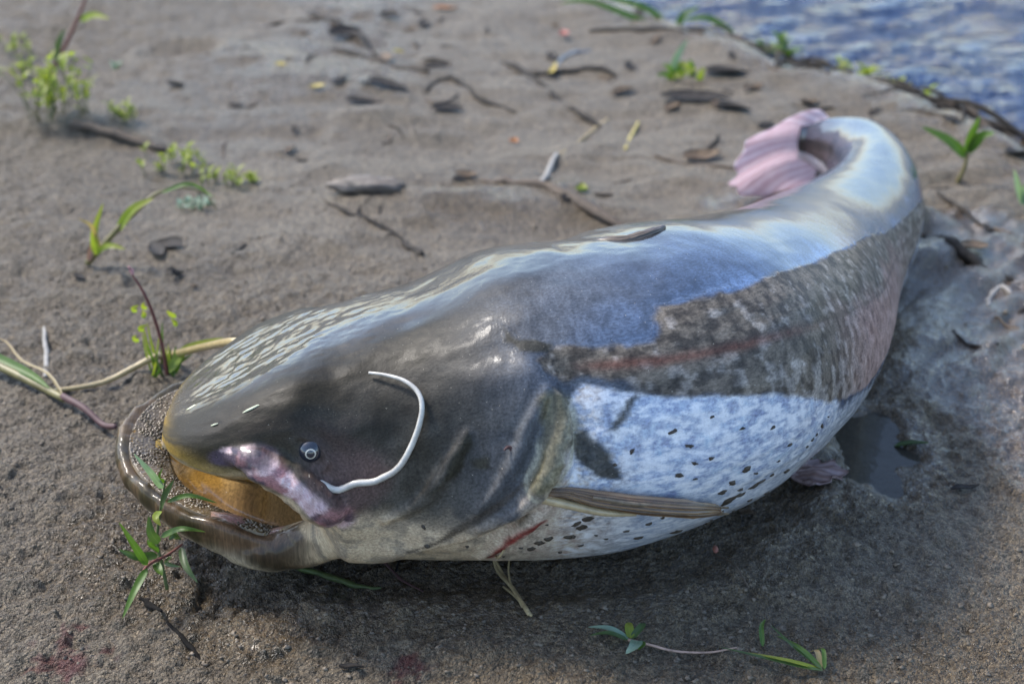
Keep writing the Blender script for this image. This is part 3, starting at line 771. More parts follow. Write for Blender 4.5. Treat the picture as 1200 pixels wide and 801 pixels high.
def sheet(name, top, mat, thick, ray):
    """a thin solid: grid of points (rows along rays) doubled with an offset along its normals"""
    nr, nc = top.shape[:2]
    du = np.gradient(top, axis=0); dv = np.gradient(top, axis=1); n = np.cross(du, dv); n /= np.linalg.norm(n, axis=2)[..., None] + 1e-9
    bot = top - n * thick
    V_ = np.concatenate([top.reshape(-1, 3), bot.reshape(-1, 3)]); k = nr * nc
    F_ = grid_faces(nr, nc); E_ = []
    rim = [(0, j) for j in range(nc)] + [(i, nc - 1) for i in range(1, nr)] + [(nr - 1, j) for j in range(nc - 2, -1, -1)] + [(i, 0) for i in range(nr - 2, 0, -1)]
    idx = np.array([i * nc + j for i, j in rim]); nx = np.roll(idx, -1)
    E_ = np.stack([idx, nx, nx + k, idx + k], -1)
    o = fpart(name, V_, np.vstack([F_, F_[:, ::-1] + k, E_]), mat); fattr(o.data, 'ray', np.r_[np.ravel(ray), np.ravel(ray)])
    return o
# tail fin
u = np.linspace(0, 1, 26); vv = np.linspace(0, 1, 60); U_, V_ = np.meshgrid(u, vv, indexing='ij')
ang = (V_ - .5) * R(150)
lenf = .205 * (1 - .25 * np.abs(V_ - .5) * 2) * (1 + .04 * np.sin(V_ * 46))
sx = 1.355 + U_ * lenf * np.cos(ang) * .95; zx = .078 + (V_ - .5) * .055 * (1 - U_) + U_ * np.sin(ang) * .086 - .026 * U_
zx = np.maximum(zx, .006 + .004 * np.sin(V_ * 25))
wx = .010 * np.sin(V_ * 19 + 1) * U_ + .012 * np.sin(U_ * 3) * U_
sheet('tail_fin', warp(sx, wx, zx), mat_fin('pink_tail_fin', (.70, .57, .61), (.88, .79, .83), .62, 110), .0022, V_)
# anal fin, a long fringe under the tail
U_, V_ = np.meshgrid(np.linspace(0, 1, 8), np.linspace(0, 1, 160), indexing='ij')
sa = .98 + V_ * .40
za = prof(sa, 3) + .012 - U_ * (prof(sa, 3) + .008)
wa = -.004 - U_ * (.018 + .006 * np.sin(V_ * 70)) * sm(0, .15, V_)
sheet('anal_fin', warp(sa, wa, np.maximum(za, .003)), mat_fin('brown_anal_fin', (.10, .075, .06), (.26, .20, .17), .35, 500), .002, V_)
# dorsal fin, small and folded down along the back
ds_ = cr(np.array([on_skin(q, o_) for q, o_ in (((0.398,87), -.005), ((0.411,83), -.003), ((0.430,78), -.003), ((0.451,75), -.001), ((0.470,75), .001))]), 8)
def ridged(path, rad, name, mat, n=40, amp=.12, k=13, flat=1.0):
    v, f = tube_geo(path, rad, n, flat=flat)
    v = v.reshape(-1, n, 3); c_ = v.mean(1, keepdims=True); aa = np.linspace(0, 2 * math.pi, n, endpoint=False)
    v = c_ + (v - c_) * (1 + amp * np.sin(k * aa)[None, :] + 1.8 * amp * fbm(np.arange(len(v))[:, None] * .22 + 0 * aa[None], (aa * 4.0)[None] + 0 * np.arange(len(v))[:, None], 77, 3))[..., None]
    o = fpart(name, v, f, mat); fattr(o.data, 'ray', np.tile(aa / (2 * math.pi), len(v)))
    return o
o = ridged(ds_, [.003, .005, .0068, .0072, .0055, .0025], 'dorsal_fin', mat_fin('dark_dorsal_fin', (.05, .038, .028), (.16, .12, .085), .15, 80), flat=.8)
# pectoral fin, its rays folded together, trailing back along the flank
pf = cr(np.array([on_skin(q, o_) for q, o_ in (((0.303,-9), -.004), ((0.319,-10), .003), ((0.333,-12), .006), ((0.351,-15), .011), ((0.374,-20), .013), ((0.394,-26), .012), ((0.411,-33), .009))]), 8)
m_pec = mat_fin('brown_pectoral_fin', (.085, .050, .027), (.36, .22, .11), .1, 110)
pec = ridged(pf, [.0030, .0042, .0062, .0085, .0096, .0088, .0058], 'pectoral_fin', m_pec, 64, .09, 13, flat=.75)
for k in range(9):                                                     # loose ray ends
    o1 = rng.uniform(-.007, .007); o2 = o1 * 1.25 + rng.uniform(-.003, .003); e_ = rng.uniform(0, .022)
    d_ = pf[-1] - pf[-6]; d_ /= np.linalg.norm(d_); up_ = np.array((0, -.35, .94))
    q = np.array([pf[22] + up_ * o1 * 1.2 + np.array((0, -.006, .003)), pf[32] + up_ * o1 * 1.2 + np.array((0, -.006, .003)), pf[-1] + up_ * o2 * .9 + d_ * e_])
    v, f = tube_geo(cr(q, 5), [.0014, .0017, .0008], 7, wob=.3); fpart('fin_ray', v, f, mat_plain('dry_fin_ray', (.17, .13, .085), .5, .4, 200), pec)
pe = cr(np.array([on_skin(q, o_) for q, o_ in (((0.305,-10), .000), ((0.322,-14), .006), ((0.351,-19), .013), ((0.369,-23), .012))]), 6)
v, f = tube_geo(pe, [.004, .0045, .0035, .0015], 10, wob=.2); fpart('fin_spine', v, f, mat_flesh('yellow_fin_spine', (.42, .32, .17), (.50, .40, .24)), pec)
# pelvic fin splayed on the mud behind the belly
U_, V_ = np.meshgrid(np.linspace(.0, 1, 14), np.linspace(0, 1, 30), indexing='ij')
bx, by = (0.286,1.244); an = R(-62) + V_ * R(95)
rl = .064 * U_ * (.75 + .3 * np.sin(V_ * 3.1)) * (1 + .05 * np.sin(V_ * 40))
X_ = bx + rl * np.cos(an); Y_ = by + .012 + rl * np.sin(an) * .75
Z_ = ground(X_, Y_) + .008 + .010 * (1 - U_) + .003 * np.sin(V_ * 26) * U_
sheet('pelvic_fin', np.stack([X_, Y_, Z_], -1), mat_fin('pink_pelvic_fin', (.30, .19, .18), (.50, .36, .35), .3, 70), .0025, V_)

# flecks of mud stuck to belly and fin
FLK = [((0.406,-12), 3), ((0.427,-22), 4), ((0.434,-26), 4), ((0.420,-26), 7), ((0.427,-32), 5), ((0.441,-33), 6), ((0.437,-34), 4), ((0.449,-32), 4), ((0.466,-36), 4), ((0.415,-29), 5), ((0.422,-37), 8), ((0.429,-36), 6), ((0.408,-40), 7), ((0.488,-24), 5), ((0.495,-22), 5), ((0.478,-27), 4), ((0.483,-25), 4), ((0.504,-20), 4), ((0.401,-50), 6), ((0.379,-46), 4), ((0.370,-38), 3), ((0.367,-25), 4), ((0.353,-38), 4), ((0.346,-45), 5), ((0.336,-37), 6), ((0.321,-36), 7), ((0.315,-38), 6), ((0.309,-42), 5), ((0.333,-49), 4), ((0.300,-40), 4), ((0.346,-26), 6), ((0.343,-31), 7), ((0.339,-37), 4), ((0.339,-28), 5), ((0.360,-42), 3), ((0.381,-36), 3), ((0.387,-34), 3), ((0.422,-43), 4), ((0.423,-52), 4), ((0.221,-20), 4), ((0.223,-29), 3), ((0.238,-32), 4), ((0.262,-30), 4), ((0.254,-36), 5), ((0.276,-42), 6), ((0.286,-48), 4), ((0.302,-26), 4), ((0.319,-26), 3), ((0.360,-7), 3), ((0.369,-4), 3), ((0.389,-1), 3), ((0.396,-6), 3), ((0.408,-0), 3), ((0.423,-6), 3), ((0.398,-12), 3), ((0.391,-15), 4), ((0.399,-18), 3), ((0.442,-10), 3), ((0.456,-20), 3), ((0.449,-25), 3), ((0.458,-46), 4), ((0.442,-44), 4), ((0.429,-60), 4), ((0.437,-51), 4)]
FV, FF, n0 = [], [], 0
for (a_f, b_f), sz in FLK:
    k = 11; r_ = sz * .00062 * rng.uniform(.55, 1.5); aa = np.linspace(0, 2 * math.pi, k, endpoint=False); rot = rng.uniform(0, 3.1); el = rng.uniform(.45, .9)
    rr = r_ * (1 + rng.uniform(-.35, .4, k))
    du, dv = np.cos(aa) * rr, np.sin(aa) * rr * el
    du, dv = du * math.cos(rot) - dv * math.sin(rot), du * math.sin(rot) + dv * math.cos(rot)
    outer = np.array([on_skin((a_f + x_, b_f + y_ / MM), -.0004) for x_, y_ in zip(du, dv)])
    inner = np.array([on_skin((a_f + x_ * .6, b_f + y_ * .6 / MM), .0013) for x_, y_ in zip(du, dv)])
    cen = np.array([on_skin((a_f, b_f), .0016)])
    FV.append(np.vstack([outer, inner, cen]))
    FF += [(n0 + i, n0 + (i + 1) % k, n0 + k + (i + 1) % k, n0 + k + i) for i in range(k)] + [(n0 + k + i, n0 + k + (i + 1) % k, n0 + 2 * k) for i in range(k)]
    n0 += 2 * k + 1
o = fpart('mud_flecks', np.vstack(FV), FF, mat_plain('mud_fleck', (.05, .038, .026), .6, .5, 300)); o['kind'] = 'stuff'
# ------------------------------------------------------------------ plants
def blade_geo(path, width, n=14, fold=.22, shape=(.55, .6), side=None, twist=0.0):
    P = np.asarray(path, float)
    P = cr(P, max(3, n // max(1, len(P) - 1))) if len(P) > 2 else np.linspace(P[0], P[1], n)
    m = len(P); t = np.linspace(0, 1, m)
    T = np.gradient(P, axis=0); T /= np.linalg.norm(T, axis=1)[:, None] + 1e-12
    up_ = np.array((0, 0, 1.0)) if side is None else np.asarray(side, float)
    S = np.cross(T, up_); bad = np.linalg.norm(S, axis=1) < .1
    S[bad] = np.cross(T[bad], (0, -1.0, .3)); S /= np.linalg.norm(S, axis=1)[:, None]
    N = np.cross(S, T)
    if twist:
        a = (twist * t)[:, None]; S, N = S * np.cos(a) + N * np.sin(a), N * np.cos(a) - S * np.sin(a)
    w = width * .5 * np.sin(math.pi * np.clip(t, 0, 1) ** shape[0]) ** shape[1]; w[0] = max(w[0], width * .06); w[-1] = width * .01
    ac = np.array((-1, -.5, 0, .5, 1.0))
    V_ = P[:, None] + S[:, None] * (ac[None, :, None] * w[:, None, None]) + N[:, None] * (fold * (np.abs(ac)[None, :, None]) * w[:, None, None])
    return V_.reshape(-1, 3), grid_faces(m, 5), np.repeat(t, 5), np.tile(ac, m)
def leaf_obj(name, geo, mat, parent, base):
    v, f, al, ac = geo
    o = link(name, mesh(name, v - np.array(base), f), mat, parent); fattr(o.data, 'along', al); fattr(o.data, 'across', ac)
    return o
def tube_obj(name, path, rad, mat, parent, base, n=8, wob=.15):
    P = cr(path, 5) if len(path) > 2 else np.linspace(path[0], path[1], 5)
    v, f = tube_geo(P, rad, n, wob=wob)
    return link(name, mesh(name, v - np.array(base), f), mat, parent)
LG = mat_leaf('fresh_leaf', (.075, .155, .024), (.11, .19, .03), .4)
LG2 = mat_leaf('dull_leaf', (.06, .11, .034), (.07, .12, .04), .35)
LP = mat_leaf('pale_leaf', (.20, .30, .22), (.26, .36, .26), .35)
LY = mat_leaf('yellow_green_leaf', (.26, .34, .045), (.34, .34, .06), .5)
LT = mat_leaf('tan_dry_leaf', (.38, .30, .15), (.34, .24, .11), .35)
M_RED = mat_plain('red_stem', (.14, .045, .036), .7, .3, 120)
M_PUR = mat_plain('purple_stem', (.075, .034, .034), .6, .35, 70, stretch=(1, 1, 1))
M_GRN = mat_plain('green_stem', (.075, .10, .028), .6, .3, 120)
M_OLV = mat_plain('olive_stem', (.17, .145, .055), .45, .35, 60)
M_STRAW = mat_plain('straw', (.30, .23, .12), .6, .3, 150)
M_DARK = mat_plain('dark_wet_wood', (.032, .027, .022), .75, .5, 90, .6, .002, spec=.2)
M_BROWN = mat_plain('brown_root_bark', (.075, .055, .038), .75, .45, 90, .7, .002)
M_GREY = mat_plain('weathered_grey_wood', (.26, .245, .22), .7, .25, 120, .5)
M_CHAR = mat_plain('black_twig_bark', (.012, .011, .010), .9, .4, 120, .6, spec=.1)
def thing(name, xy, label, cat, group=None, z=None):
    b = (xy[0], xy[1], zg(*xy) if z is None else z)
    return empty(name, b, label, cat, group), b

# leafy sprig in front of the lower jaw
sp_, b = thing('willow_sprig', (-0.322,1.051), 'leafy green willow sprig rising in front of the lower jaw', 'sprig')
tube_obj('stem', [(-0.309,1.075,0.034), (-0.319,1.055,0.036), (-0.333,1.035,0.038), (-0.337,1.010,0.032)], [.0009, .0013, .0014, .0011], M_RED, sp_, b)
tube_obj('stem', [(-0.320,1.045,0.005), (-0.323,1.050,0.028), (-0.326,1.055,0.050), (-0.323,1.060,0.073), (-0.319,1.065,0.091), (-0.315,1.070,0.109)], [.0017, .0016, .0014, .0012, .0010, .0007], M_GRN, sp_, b)
for pts, wd, mt in (([(-0.332,1.035,0.040), (-0.339,1.030,0.064), (-0.350,1.030,0.091)], .0085, LG), ([(-0.331,1.030,0.040), (-0.337,1.005,0.034), (-0.345,0.985,0.019)], .0085, LG),
        ([(-0.309,1.070,0.034), (-0.301,1.050,0.028), (-0.288,1.035,0.020)], .0085, LG2), ([(-0.326,1.050,0.040), (-0.339,1.035,0.049), (-0.354,1.030,0.061)], .010, LG2),
        ([(-0.324,1.052,0.052), (-0.327,1.045,0.069), (-0.327,1.045,0.087)], .0105, LG2), ([(-0.322,1.055,0.057), (-0.301,1.050,0.069), (-0.279,1.050,0.066)], .0075, LG),
        ([(-0.318,1.068,0.101), (-0.325,1.060,0.125), (-0.337,1.060,0.144)], .0075, LP), ([(-0.320,1.062,0.083), (-0.311,1.050,0.106), (-0.300,1.045,0.126)], .0085, LG2),
        ([(-0.314,1.063,0.090), (-0.292,1.060,0.099), (-0.268,1.060,0.091)], .0055, LG), ([(-0.327,1.045,0.035), (-0.322,1.035,0.034), (-0.318,1.030,0.032)], .009, LG),
        ([(-0.321,1.060,0.082), (-0.321,1.045,0.085), (-0.316,1.040,0.080)], .008, LY), ([(-0.324,1.050,0.044), (-0.328,1.040,0.059), (-0.330,1.040,0.065)], .006, LG),
        ([(-0.317,1.060,0.031), (-0.315,1.040,0.038), (-0.300,1.030,0.042)], .006, LG2), ([(-0.310,1.070,0.043), (-0.310,1.060,0.056), (-0.315,1.055,0.054)], .009, LG2), ([(-0.317,1.070,0.106), (-0.318,1.065,0.116), (-0.313,1.060,0.129)], .005, LG)):
    leaf_obj('leaf', blade_geo(pts, wd * .85, fold=.3, side=(0, -.6, .8), twist=rng.uniform(-.7, .7)), mt, sp_, b)

# thick reddish stalk coming in from the left
st, b = thing('weed_stalk', (-0.530,1.397), 'thick olive and purple weed stalk pointing from the left edge at the jaw', 'stalk')
def gpath(pts, h): return [(x_, y_, zg(x_, y_) + h_) for (x_, y_), h_ in zip(pts, h if np.ndim(h) else [h] * len(pts))]
tube_obj('stem', gpath([(-0.730,1.539), (-0.631,1.465), (-0.554,1.412), (-0.507,1.376)], .011), [.0052, .0050, .0046, .0042], M_OLV, st, b, 12)
tube_obj('stem', gpath([(-0.509,1.378), (-0.479,1.352), (-0.452,1.328), (-0.433,1.312)], [.011, .010, .010, .012]), [.0042, .0038, .0034, .003], M_PUR, st, b, 12)
leaf_obj('leaf', blade_geo([q for q in gpath([(-0.663,1.499), (-0.596,1.449), (-0.556,1.418), (-0.526,1.389)], [.022, .020, .017, .014])], .013, fold=.4, side=(0, -.5, .86)), LG, st, b)
leaf_obj('leaf', blade_geo([q for q in gpath([(-0.507,1.376), (-0.534,1.411), (-0.574,1.443), (-0.604,1.482), (-0.627,1.488)], [.014, .020, .024, .03, .03])], .004, fold=.3), LT, st, b)

# arched grass on the left
ag, b = thing('arched_grass', (-0.589,1.776), 'single grass shoot arching to the right with bright lime leaves', 'grass')
Y0 = b[1]
tube_obj('stem', [(-0.589,1.775,0.000), (-0.568,1.775,0.022), (-0.539,1.780,0.052), (-0.509,1.790,0.078), (-0.486,1.800,0.094), (-0.455,1.820,0.094), (-0.431,1.840,0.077), (-0.421,1.860,0.044)], [.0050, .0046, .0042, .0034, .0026, .0019, .0015, .0009], M_OLV, ag, b)
for pts, wd, mt in (([(-0.573,1.770,0.014), (-0.567,1.760,0.053), (-0.547,1.750,0.100)], .012, LY), ([(-0.567,1.770,0.026), (-0.567,1.750,0.065), (-0.581,1.740,0.082)], .006, LT), ([(-0.574,1.770,0.016), (-0.548,1.750,0.037), (-0.523,1.740,0.037)], .010, LY),
        ([(-0.542,1.780,0.047), (-0.514,1.770,0.082), (-0.484,1.770,0.099)], .014, LY), ([(-0.585,1.770,0.005), (-0.578,1.770,0.026), (-0.570,1.770,0.046)], .008, mat_leaf('purplish_sheath', (.30, .16, .14), None, .3)), ([(-0.482,1.800,0.094), (-0.441,1.800,0.107), (-0.413,1.820,0.079)], .006, LG)):
    leaf_obj('leaf', blade_geo(pts, wd, fold=.35, side=(0, -.7, .7)), mt, ag, b)

# flowering knotweed beside the head
kw, b = thing('knotweed', (-0.415,1.461), 'red-stemmed knotweed with a pink bud growing behind the snout', 'plant')
tube_obj('stem', [(-0.406,1.445,0.007), (-0.409,1.450,0.045), (-0.417,1.455,0.087), (-0.427,1.460,0.113), (-0.437,1.465,0.129)], [.0022, .0020, .0018, .0015, .0011], M_RED, kw, b)
bv, bf, nb0 = [], [], 0
for k in range(9):
    v, f = sphere_geo(np.array((-0.438,1.465,0.134)) - b + np.array((rng.normal(0, .0018), rng.normal(0, .0016), (k - 4) * .0011)), rng.uniform(.0014, .0021), 8, 6); bv.append(v); bf.append(f + nb0); nb0 += len(v)
link('flower_bud', mesh('flower_bud', np.vstack(bv), np.vstack(bf)), mat_plain('pink_flower', (.42, .22, .22), .7, .35, 300), kw)['kind'] = 'stuff'
for k in range(19):
    x0 = 176 + rng.uniform(0, 26); lean = rng.uniform(-26, 16); hgt_ = rng.uniform(25, 78)
    p0 = np.array((-0.410,1.445,0.009)) + np.array((rng.uniform(-.014, .012), rng.uniform(-.01, .02), -.004))
    p2 = p0 + np.array((lean * .0009, rng.uniform(-.02, .02), hgt_ * .00092)); p1 = (p0 + p2) / 2 + np.array((lean * .00012, 0, .004))
    leaf_obj('blade', blade_geo([p0, p1, p2], rng.uniform(.0026, .0045), n=8, fold=.3, side=(0, -1, .1)), (LY, LG, LG2)[k % 3], kw, b)
for q in ((-0.428,1.450,0.081), (-0.434,1.452,0.087), (-0.428,1.448,0.064), (-0.389,1.452,0.080), (-0.392,1.450,0.070), (-0.434,1.445,0.052), (-0.423,1.455,0.089)):
    q = np.array(q); leaf_obj('leaf', blade_geo([q, q + np.array((rng.uniform(-.006, .006), -.003, .006)), q + np.array((rng.uniform(-.012, .010), -.004, .011))], .006, n=7, side=(0, -.9, .3)), LY, kw, b)
hb, b = thing('grass_sprout', (-0.405,1.474), 'broad lime grass blade poking out behind the head', 'grass blade')
leaf_obj('blade', blade_geo([(-0.402,1.440,0.014), (-0.386,1.450,0.034), (-0.368,1.460,0.040), (-0.341,1.470,0.044)], .0125, fold=.35, side=(0, -.5, .85)), LY, hb, b)
leaf_obj('blade', blade_geo([(-0.400,1.440,0.014), (-0.388,1.445,0.025), (-0.374,1.450,0.034)], .005, fold=.35, side=(0, -.6, .8)), LG, hb, b)

# seedling clumps
def seedling(name, xy, n, spread, hmax, mats, label, cat, wd=.007, group=None):
    r_, b = thing(name, xy, label, cat, group)
    SV, SF, LV, LF, al, ac, n1, n2 = [], [], [], [], [], [], 0, 0
    for k in range(n):
        a = rng.uniform(0, 6.28); rr = spread * math.sqrt(rng.uniform()); x_, y_ = xy[0] + rr * math.cos(a), xy[1] + rr * math.sin(a) * .8
        h_ = hmax * rng.uniform(.35, 1); z_ = zg(x_, y_) - .003
        tipp = np.array((x_ + rng.normal() * .25 * h_, y_ + rng.normal() * .2 * h_, z_ + h_)); p0 = np.array((x_, y_, z_))
        v, f = tube_geo(cr([p0, (p0 + tipp) / 2 + rng.normal(0, .06 * h_, 3), tipp], 3), [.0011, .0007], 5); SV.append(v); SF.append(f + n1); n1 += len(v)
        for j in range(int(rng.integers(3, 7))):
            t = rng.uniform(.35, 1.0); q = p0 + (tipp - p0) * t; a2 = rng.uniform(0, 6.28); L_ = wd * rng.uniform(1.0, 2.4)
            d_ = np.array((math.cos(a2), math.sin(a2), rng.uniform(.2, 1.0))); d_ /= np.linalg.norm(d_)
            v, f, a_l, a_c = blade_geo([q, q + d_ * L_ * .5 + np.array((0, 0, .001)), q + d_ * L_], wd * rng.uniform(.6, 1.1), n=6)
            LV.append(v); LF.append(f + n2); n2 += len(v); al.append(a_l); ac.append(a_c)
    for k_, (v, f) in enumerate(zip(SV, SF)): link('stem', mesh('stem', v - np.array(b), f - f.min()), M_GRN, r_)
    o = link('foliage', mesh('foliage', np.vstack(LV) - np.array(b), np.vstack(LF)), mats, r_); fattr(o.data, 'along', np.concatenate(al)); fattr(o.data, 'across', np.concatenate(ac)); o['kind'] = 'stuff'
    return r_, b
tf, b = seedling('seedling_tuft', (-0.789,2.343), 30, .055, .13, LY, 'tall yellow-green seedling tuft on the crusted mud ledge', 'seedlings', .011)
seedling('seedling_tuft', (-0.998,2.787), 9, .03, .05, LY, 'sparse yellowish seedling at the upper left corner edge', 'seedlings', .008)
seedling('seedling_tuft', (-0.950,2.649), 7, .022, .05, LY, 'short upright seedling left of the tall tuft', 'seedlings', .008)
seedling('seedling_tuft', (-0.673,2.343), 11, .022, .055, LY, 'small pale seedling tuft right of the tall tuft by the dark slat', 'seedlings', .008)
seedling('seedling_tuft', (-0.774,2.705), 3, .012, .012, LP, 'tiny pale seedling alone above the ledge', 'seedlings', .008)
seedling('seedling_tuft', (-0.558,2.144), 20, .065, .035, LY, 'spreading low yellowish seedlings above the arched grass', 'seedlings', .008)
seedling('seedling_tuft', (-0.456,2.084), 12, .04, .032, LY, 'low seedling cluster just right of the grass arch top', 'seedlings', .008)
seedling('seedling_tuft', (-0.489,1.999), 12, .03, .018, LP, 'pale seedlings under the drooping tip of the arched grass', 'seedlings', .007)
seedling('seedling_tuft', (-0.406,2.084), 4, .014, .022, LY, 'lone small seedling farthest right of the left seedlings', 'seedlings', .008)
rs, b = thing('red_weed', (-0.874,2.553), 'tall red-stemmed weed leaning right at the upper left', 'weed')
tube_obj('stem', [(-0.898,2.620,-0.025), (-0.878,2.620,0.016), (-0.847,2.630,0.066), (-0.821,2.640,0.112), (-0.797,2.650,0.162)], [.0042, .004, .0036, .003, .0022], M_RED, rs, b)
for pts, wd, mt in (([(-0.870,2.620,0.029), (-0.851,2.600,0.075), (-0.837,2.600,0.101)], .013, LG2), ([(-0.818,2.640,0.106), (-0.785,2.620,0.121), (-0.751,2.600,0.120)], .014, LY), ([(-0.897,2.620,-0.021), (-0.893,2.600,0.009), (-0.901,2.600,0.019)], .012, LY)):
    leaf_obj('leaf', blade_geo(pts, wd, fold=.3, side=(0, -.8, .5)), mt, rs, b)
# shoots on the right and by the water
gs, b = thing('grass_shoot', (0.705,2.084), 'forked green grass shoot on the bank right of the tail bend', 'grass shoot')
tube_obj('stem', [(0.697,2.060,0.007), (0.704,2.060,0.032), (0.705,2.060,0.057)], [.004, .0034, .0028], M_OLV, gs, b)
for pts in ([(0.705,2.060,0.052), (0.703,2.050,0.086), (0.708,2.040,0.122)], [(0.704,2.060,0.049), (0.671,2.060,0.077), (0.631,2.070,0.095)], [(0.705,2.060,0.057), (0.715,2.040,0.090), (0.728,2.020,0.102)]):
    leaf_obj('leaf', blade_geo(pts, .016, fold=.3, side=(0, -.8, .5)), LG, gs, b)
tl, b = thing('grass_shoot', (0.777,1.999), 'short bluish green leaf at the right picture edge', 'grass shoot')
for pts in ([(0.768,1.960,0.011), (0.752,1.950,0.039), (0.736,1.940,0.075)], [(0.768,1.960,0.011), (0.763,1.950,0.039), (0.760,1.940,0.065)]): leaf_obj('leaf', blade_geo(pts, .013, fold=.3, side=(0, -.8, .5)), LP, tl, b)
tw, b = thing('grass_tuft', (0.332,2.585), 'pale green tuft with a bluish blade behind the tail fin', 'grass')
for k in range(9):
    p0 = np.array((0.325,2.600,-0.005)) + np.array((rng.uniform(-.03, .03), rng.uniform(-.02, .02), 0)); p2 = p0 + np.array((rng.uniform(-.04, .05), -.02, rng.uniform(.02, .06)))
    leaf_obj('blade', blade_geo([p0, (p0 + p2) / 2 + np.array((0, 0, .012)), p2], .012, n=8, side=(0, -.8, .5)), LY if k % 2 else LG, tw, b)
leaf_obj('blade', blade_geo([(0.304,2.620,0.006), (0.315,2.620,0.042), (0.333,2.620,0.075)], .014, side=(0, -.8, .5)), LP, tw, b)
bl, b = thing('shore_grass', (0.252,3.046), 'long green grass blades overhanging the water at the top edge', 'grass')
for pts in ([(0.351,3.000,-0.021), (0.293,3.000,0.031), (0.212,3.000,0.056), (0.146,3.000,0.075)], [(0.351,3.000,-0.021), (0.255,2.980,0.021), (0.162,2.960,0.059), (0.098,2.940,0.061)], [(0.355,3.000,-0.025), (0.367,3.000,0.016), (0.402,3.000,0.038)], [(0.472,2.950,-0.007), (0.415,2.950,0.026), (0.361,2.950,0.022)]):
    leaf_obj('blade', blade_geo(pts, .016, fold=.3, side=(0, -.7, .7)), LG, bl, b)
for i, (xy, n_, lab) in enumerate((((0.541,2.873), 8, 'leafy shore weed at the water edge above the tail'), ((0.678,2.728), 10, 'yellow-green shore weed around the standing branch'), ((0.782,2.617), 8, 'bushy shore weed at the dark stump by the river'))):
    seedling('shore_weed', xy, n_, .06, .055, LG if i == 0 else LY, lab, 'weed', .016)

# weeds lying along the bottom edge
w1, b = thing('fallen_weed', (0.112,0.953), 'limp weed with pale leaves lying along the bottom edge', 'weed')
tube_obj('stem', gpath([(0.101,0.956), (0.119,0.954), (0.141,0.950), (0.170,0.947), (0.194,0.949)], .005), [.0014, .0012, .001, .0007], mat_plain('pinkish_stem', (.36, .24, .18), .5, .3, 90), w1, b)
for pts, mt, wd in (([(0.101,0.956), (0.084,0.960), (0.066,0.967)], LP, .007), ([(0.100,0.953), (0.083,0.953), (0.067,0.956)], LG2, .006), ([(0.103,0.956), (0.102,0.967), (0.104,0.976)], LY, .008), ([(0.104,0.956), (0.113,0.965), (0.115,0.974)], LG2, .007), ([(0.108,0.953), (0.105,0.940), (0.097,0.934)], LP, .011), ([(0.110,0.953), (0.112,0.944), (0.108,0.940)], LG, .006)):
    leaf_obj('leaf', blade_geo(gpath(pts, [.006, .011, .007]), wd, fold=.3), mt, w1, b)
w2, b = thing('grass_bunch', (0.259,0.926), 'bunch of green grass blades lying at the bottom right', 'grass')
for pts, mt, wd in (([(0.263,0.923), (0.247,0.942), (0.232,0.970)], LG, .0055), ([(0.263,0.921), (0.241,0.947), (0.228,0.981)], LG2, .004), ([(0.262,0.923), (0.234,0.929), (0.200,0.944)], LY, .0045), ([(0.263,0.920), (0.241,0.925), (0.206,0.938), (0.178,0.949)], LG2, .004), ([(0.263,0.927), (0.261,0.939), (0.258,0.949)], LT, .005), ([(0.265,0.923), (0.266,0.938), (0.264,0.951)], LG, .004), ([(0.218,0.956), (0.219,0.973), (0.226,0.992)], LG, .0045)):
    leaf_obj('blade', blade_geo(gpath(pts, [.006, .014, .006] if len(pts) == 3 else [.006, .012, .01, .005]), wd, fold=.35), mt, w2, b)
bt, b = thing('bud_twig', (0.207,1.064), 'thin twig with reddish bud lying below the belly', 'twig')
tube_obj('twig', gpath([(0.195,1.096), (0.202,1.085), (0.208,1.059), (0.217,1.033)], [.008, .007, .006, .004]), [.0016, .0015, .0012, .0009], M_BROWN, bt, b)
v, f = sphere_geo(np.array(((0.195,1.097)[0], (0.195,1.097)[1], .012)) - np.array(b), .0035, 10, 8, (.8, 1.5, .8)); link('bud', mesh('bud', v, f), mat_plain('red_bud', (.26, .10, .07), .5, .3, 300), bt)
sb, b = thing('straw_bundle', (0.004,1.024), 'pale straw bundle leading down from the belly onto the mud', 'straw')
for pts, h_, r_ in (([(0.015,0.989), (0.000,1.038), (-0.015,1.074), (-0.019,1.097)], [.004, .006, .012, .03], .0021), ([(0.014,0.992), (0.002,1.032), (-0.008,1.064), (-0.020,1.090)], [.005, .008, .009, .016], .0017), ([(0.009,1.004), (-0.002,1.048), (-0.002,1.074), (0.008,1.090)], [.004, .012, .018, .016], .001), ([(0.017,0.988), (0.005,1.019), (-0.008,1.046)], [.003, .004, .004], .0016)):
    tube_obj('stalk', gpath(pts, h_), [r_, r_ * .9, r_ * .6], M_STRAW, sb, b)
q = [on_skin(p_, o_) for p_, o_ in (((0.279,-44), .004), ((0.286,-36), .003), ((0.300,-26), .003), ((0.312,-22), .003))]
tube_obj('stalk', [np.array(((-0.019,1.097)[0], (-0.019,1.097)[1], .03))] + q, [.0012, .0011, .001, .0007], M_STRAW, sb, b)

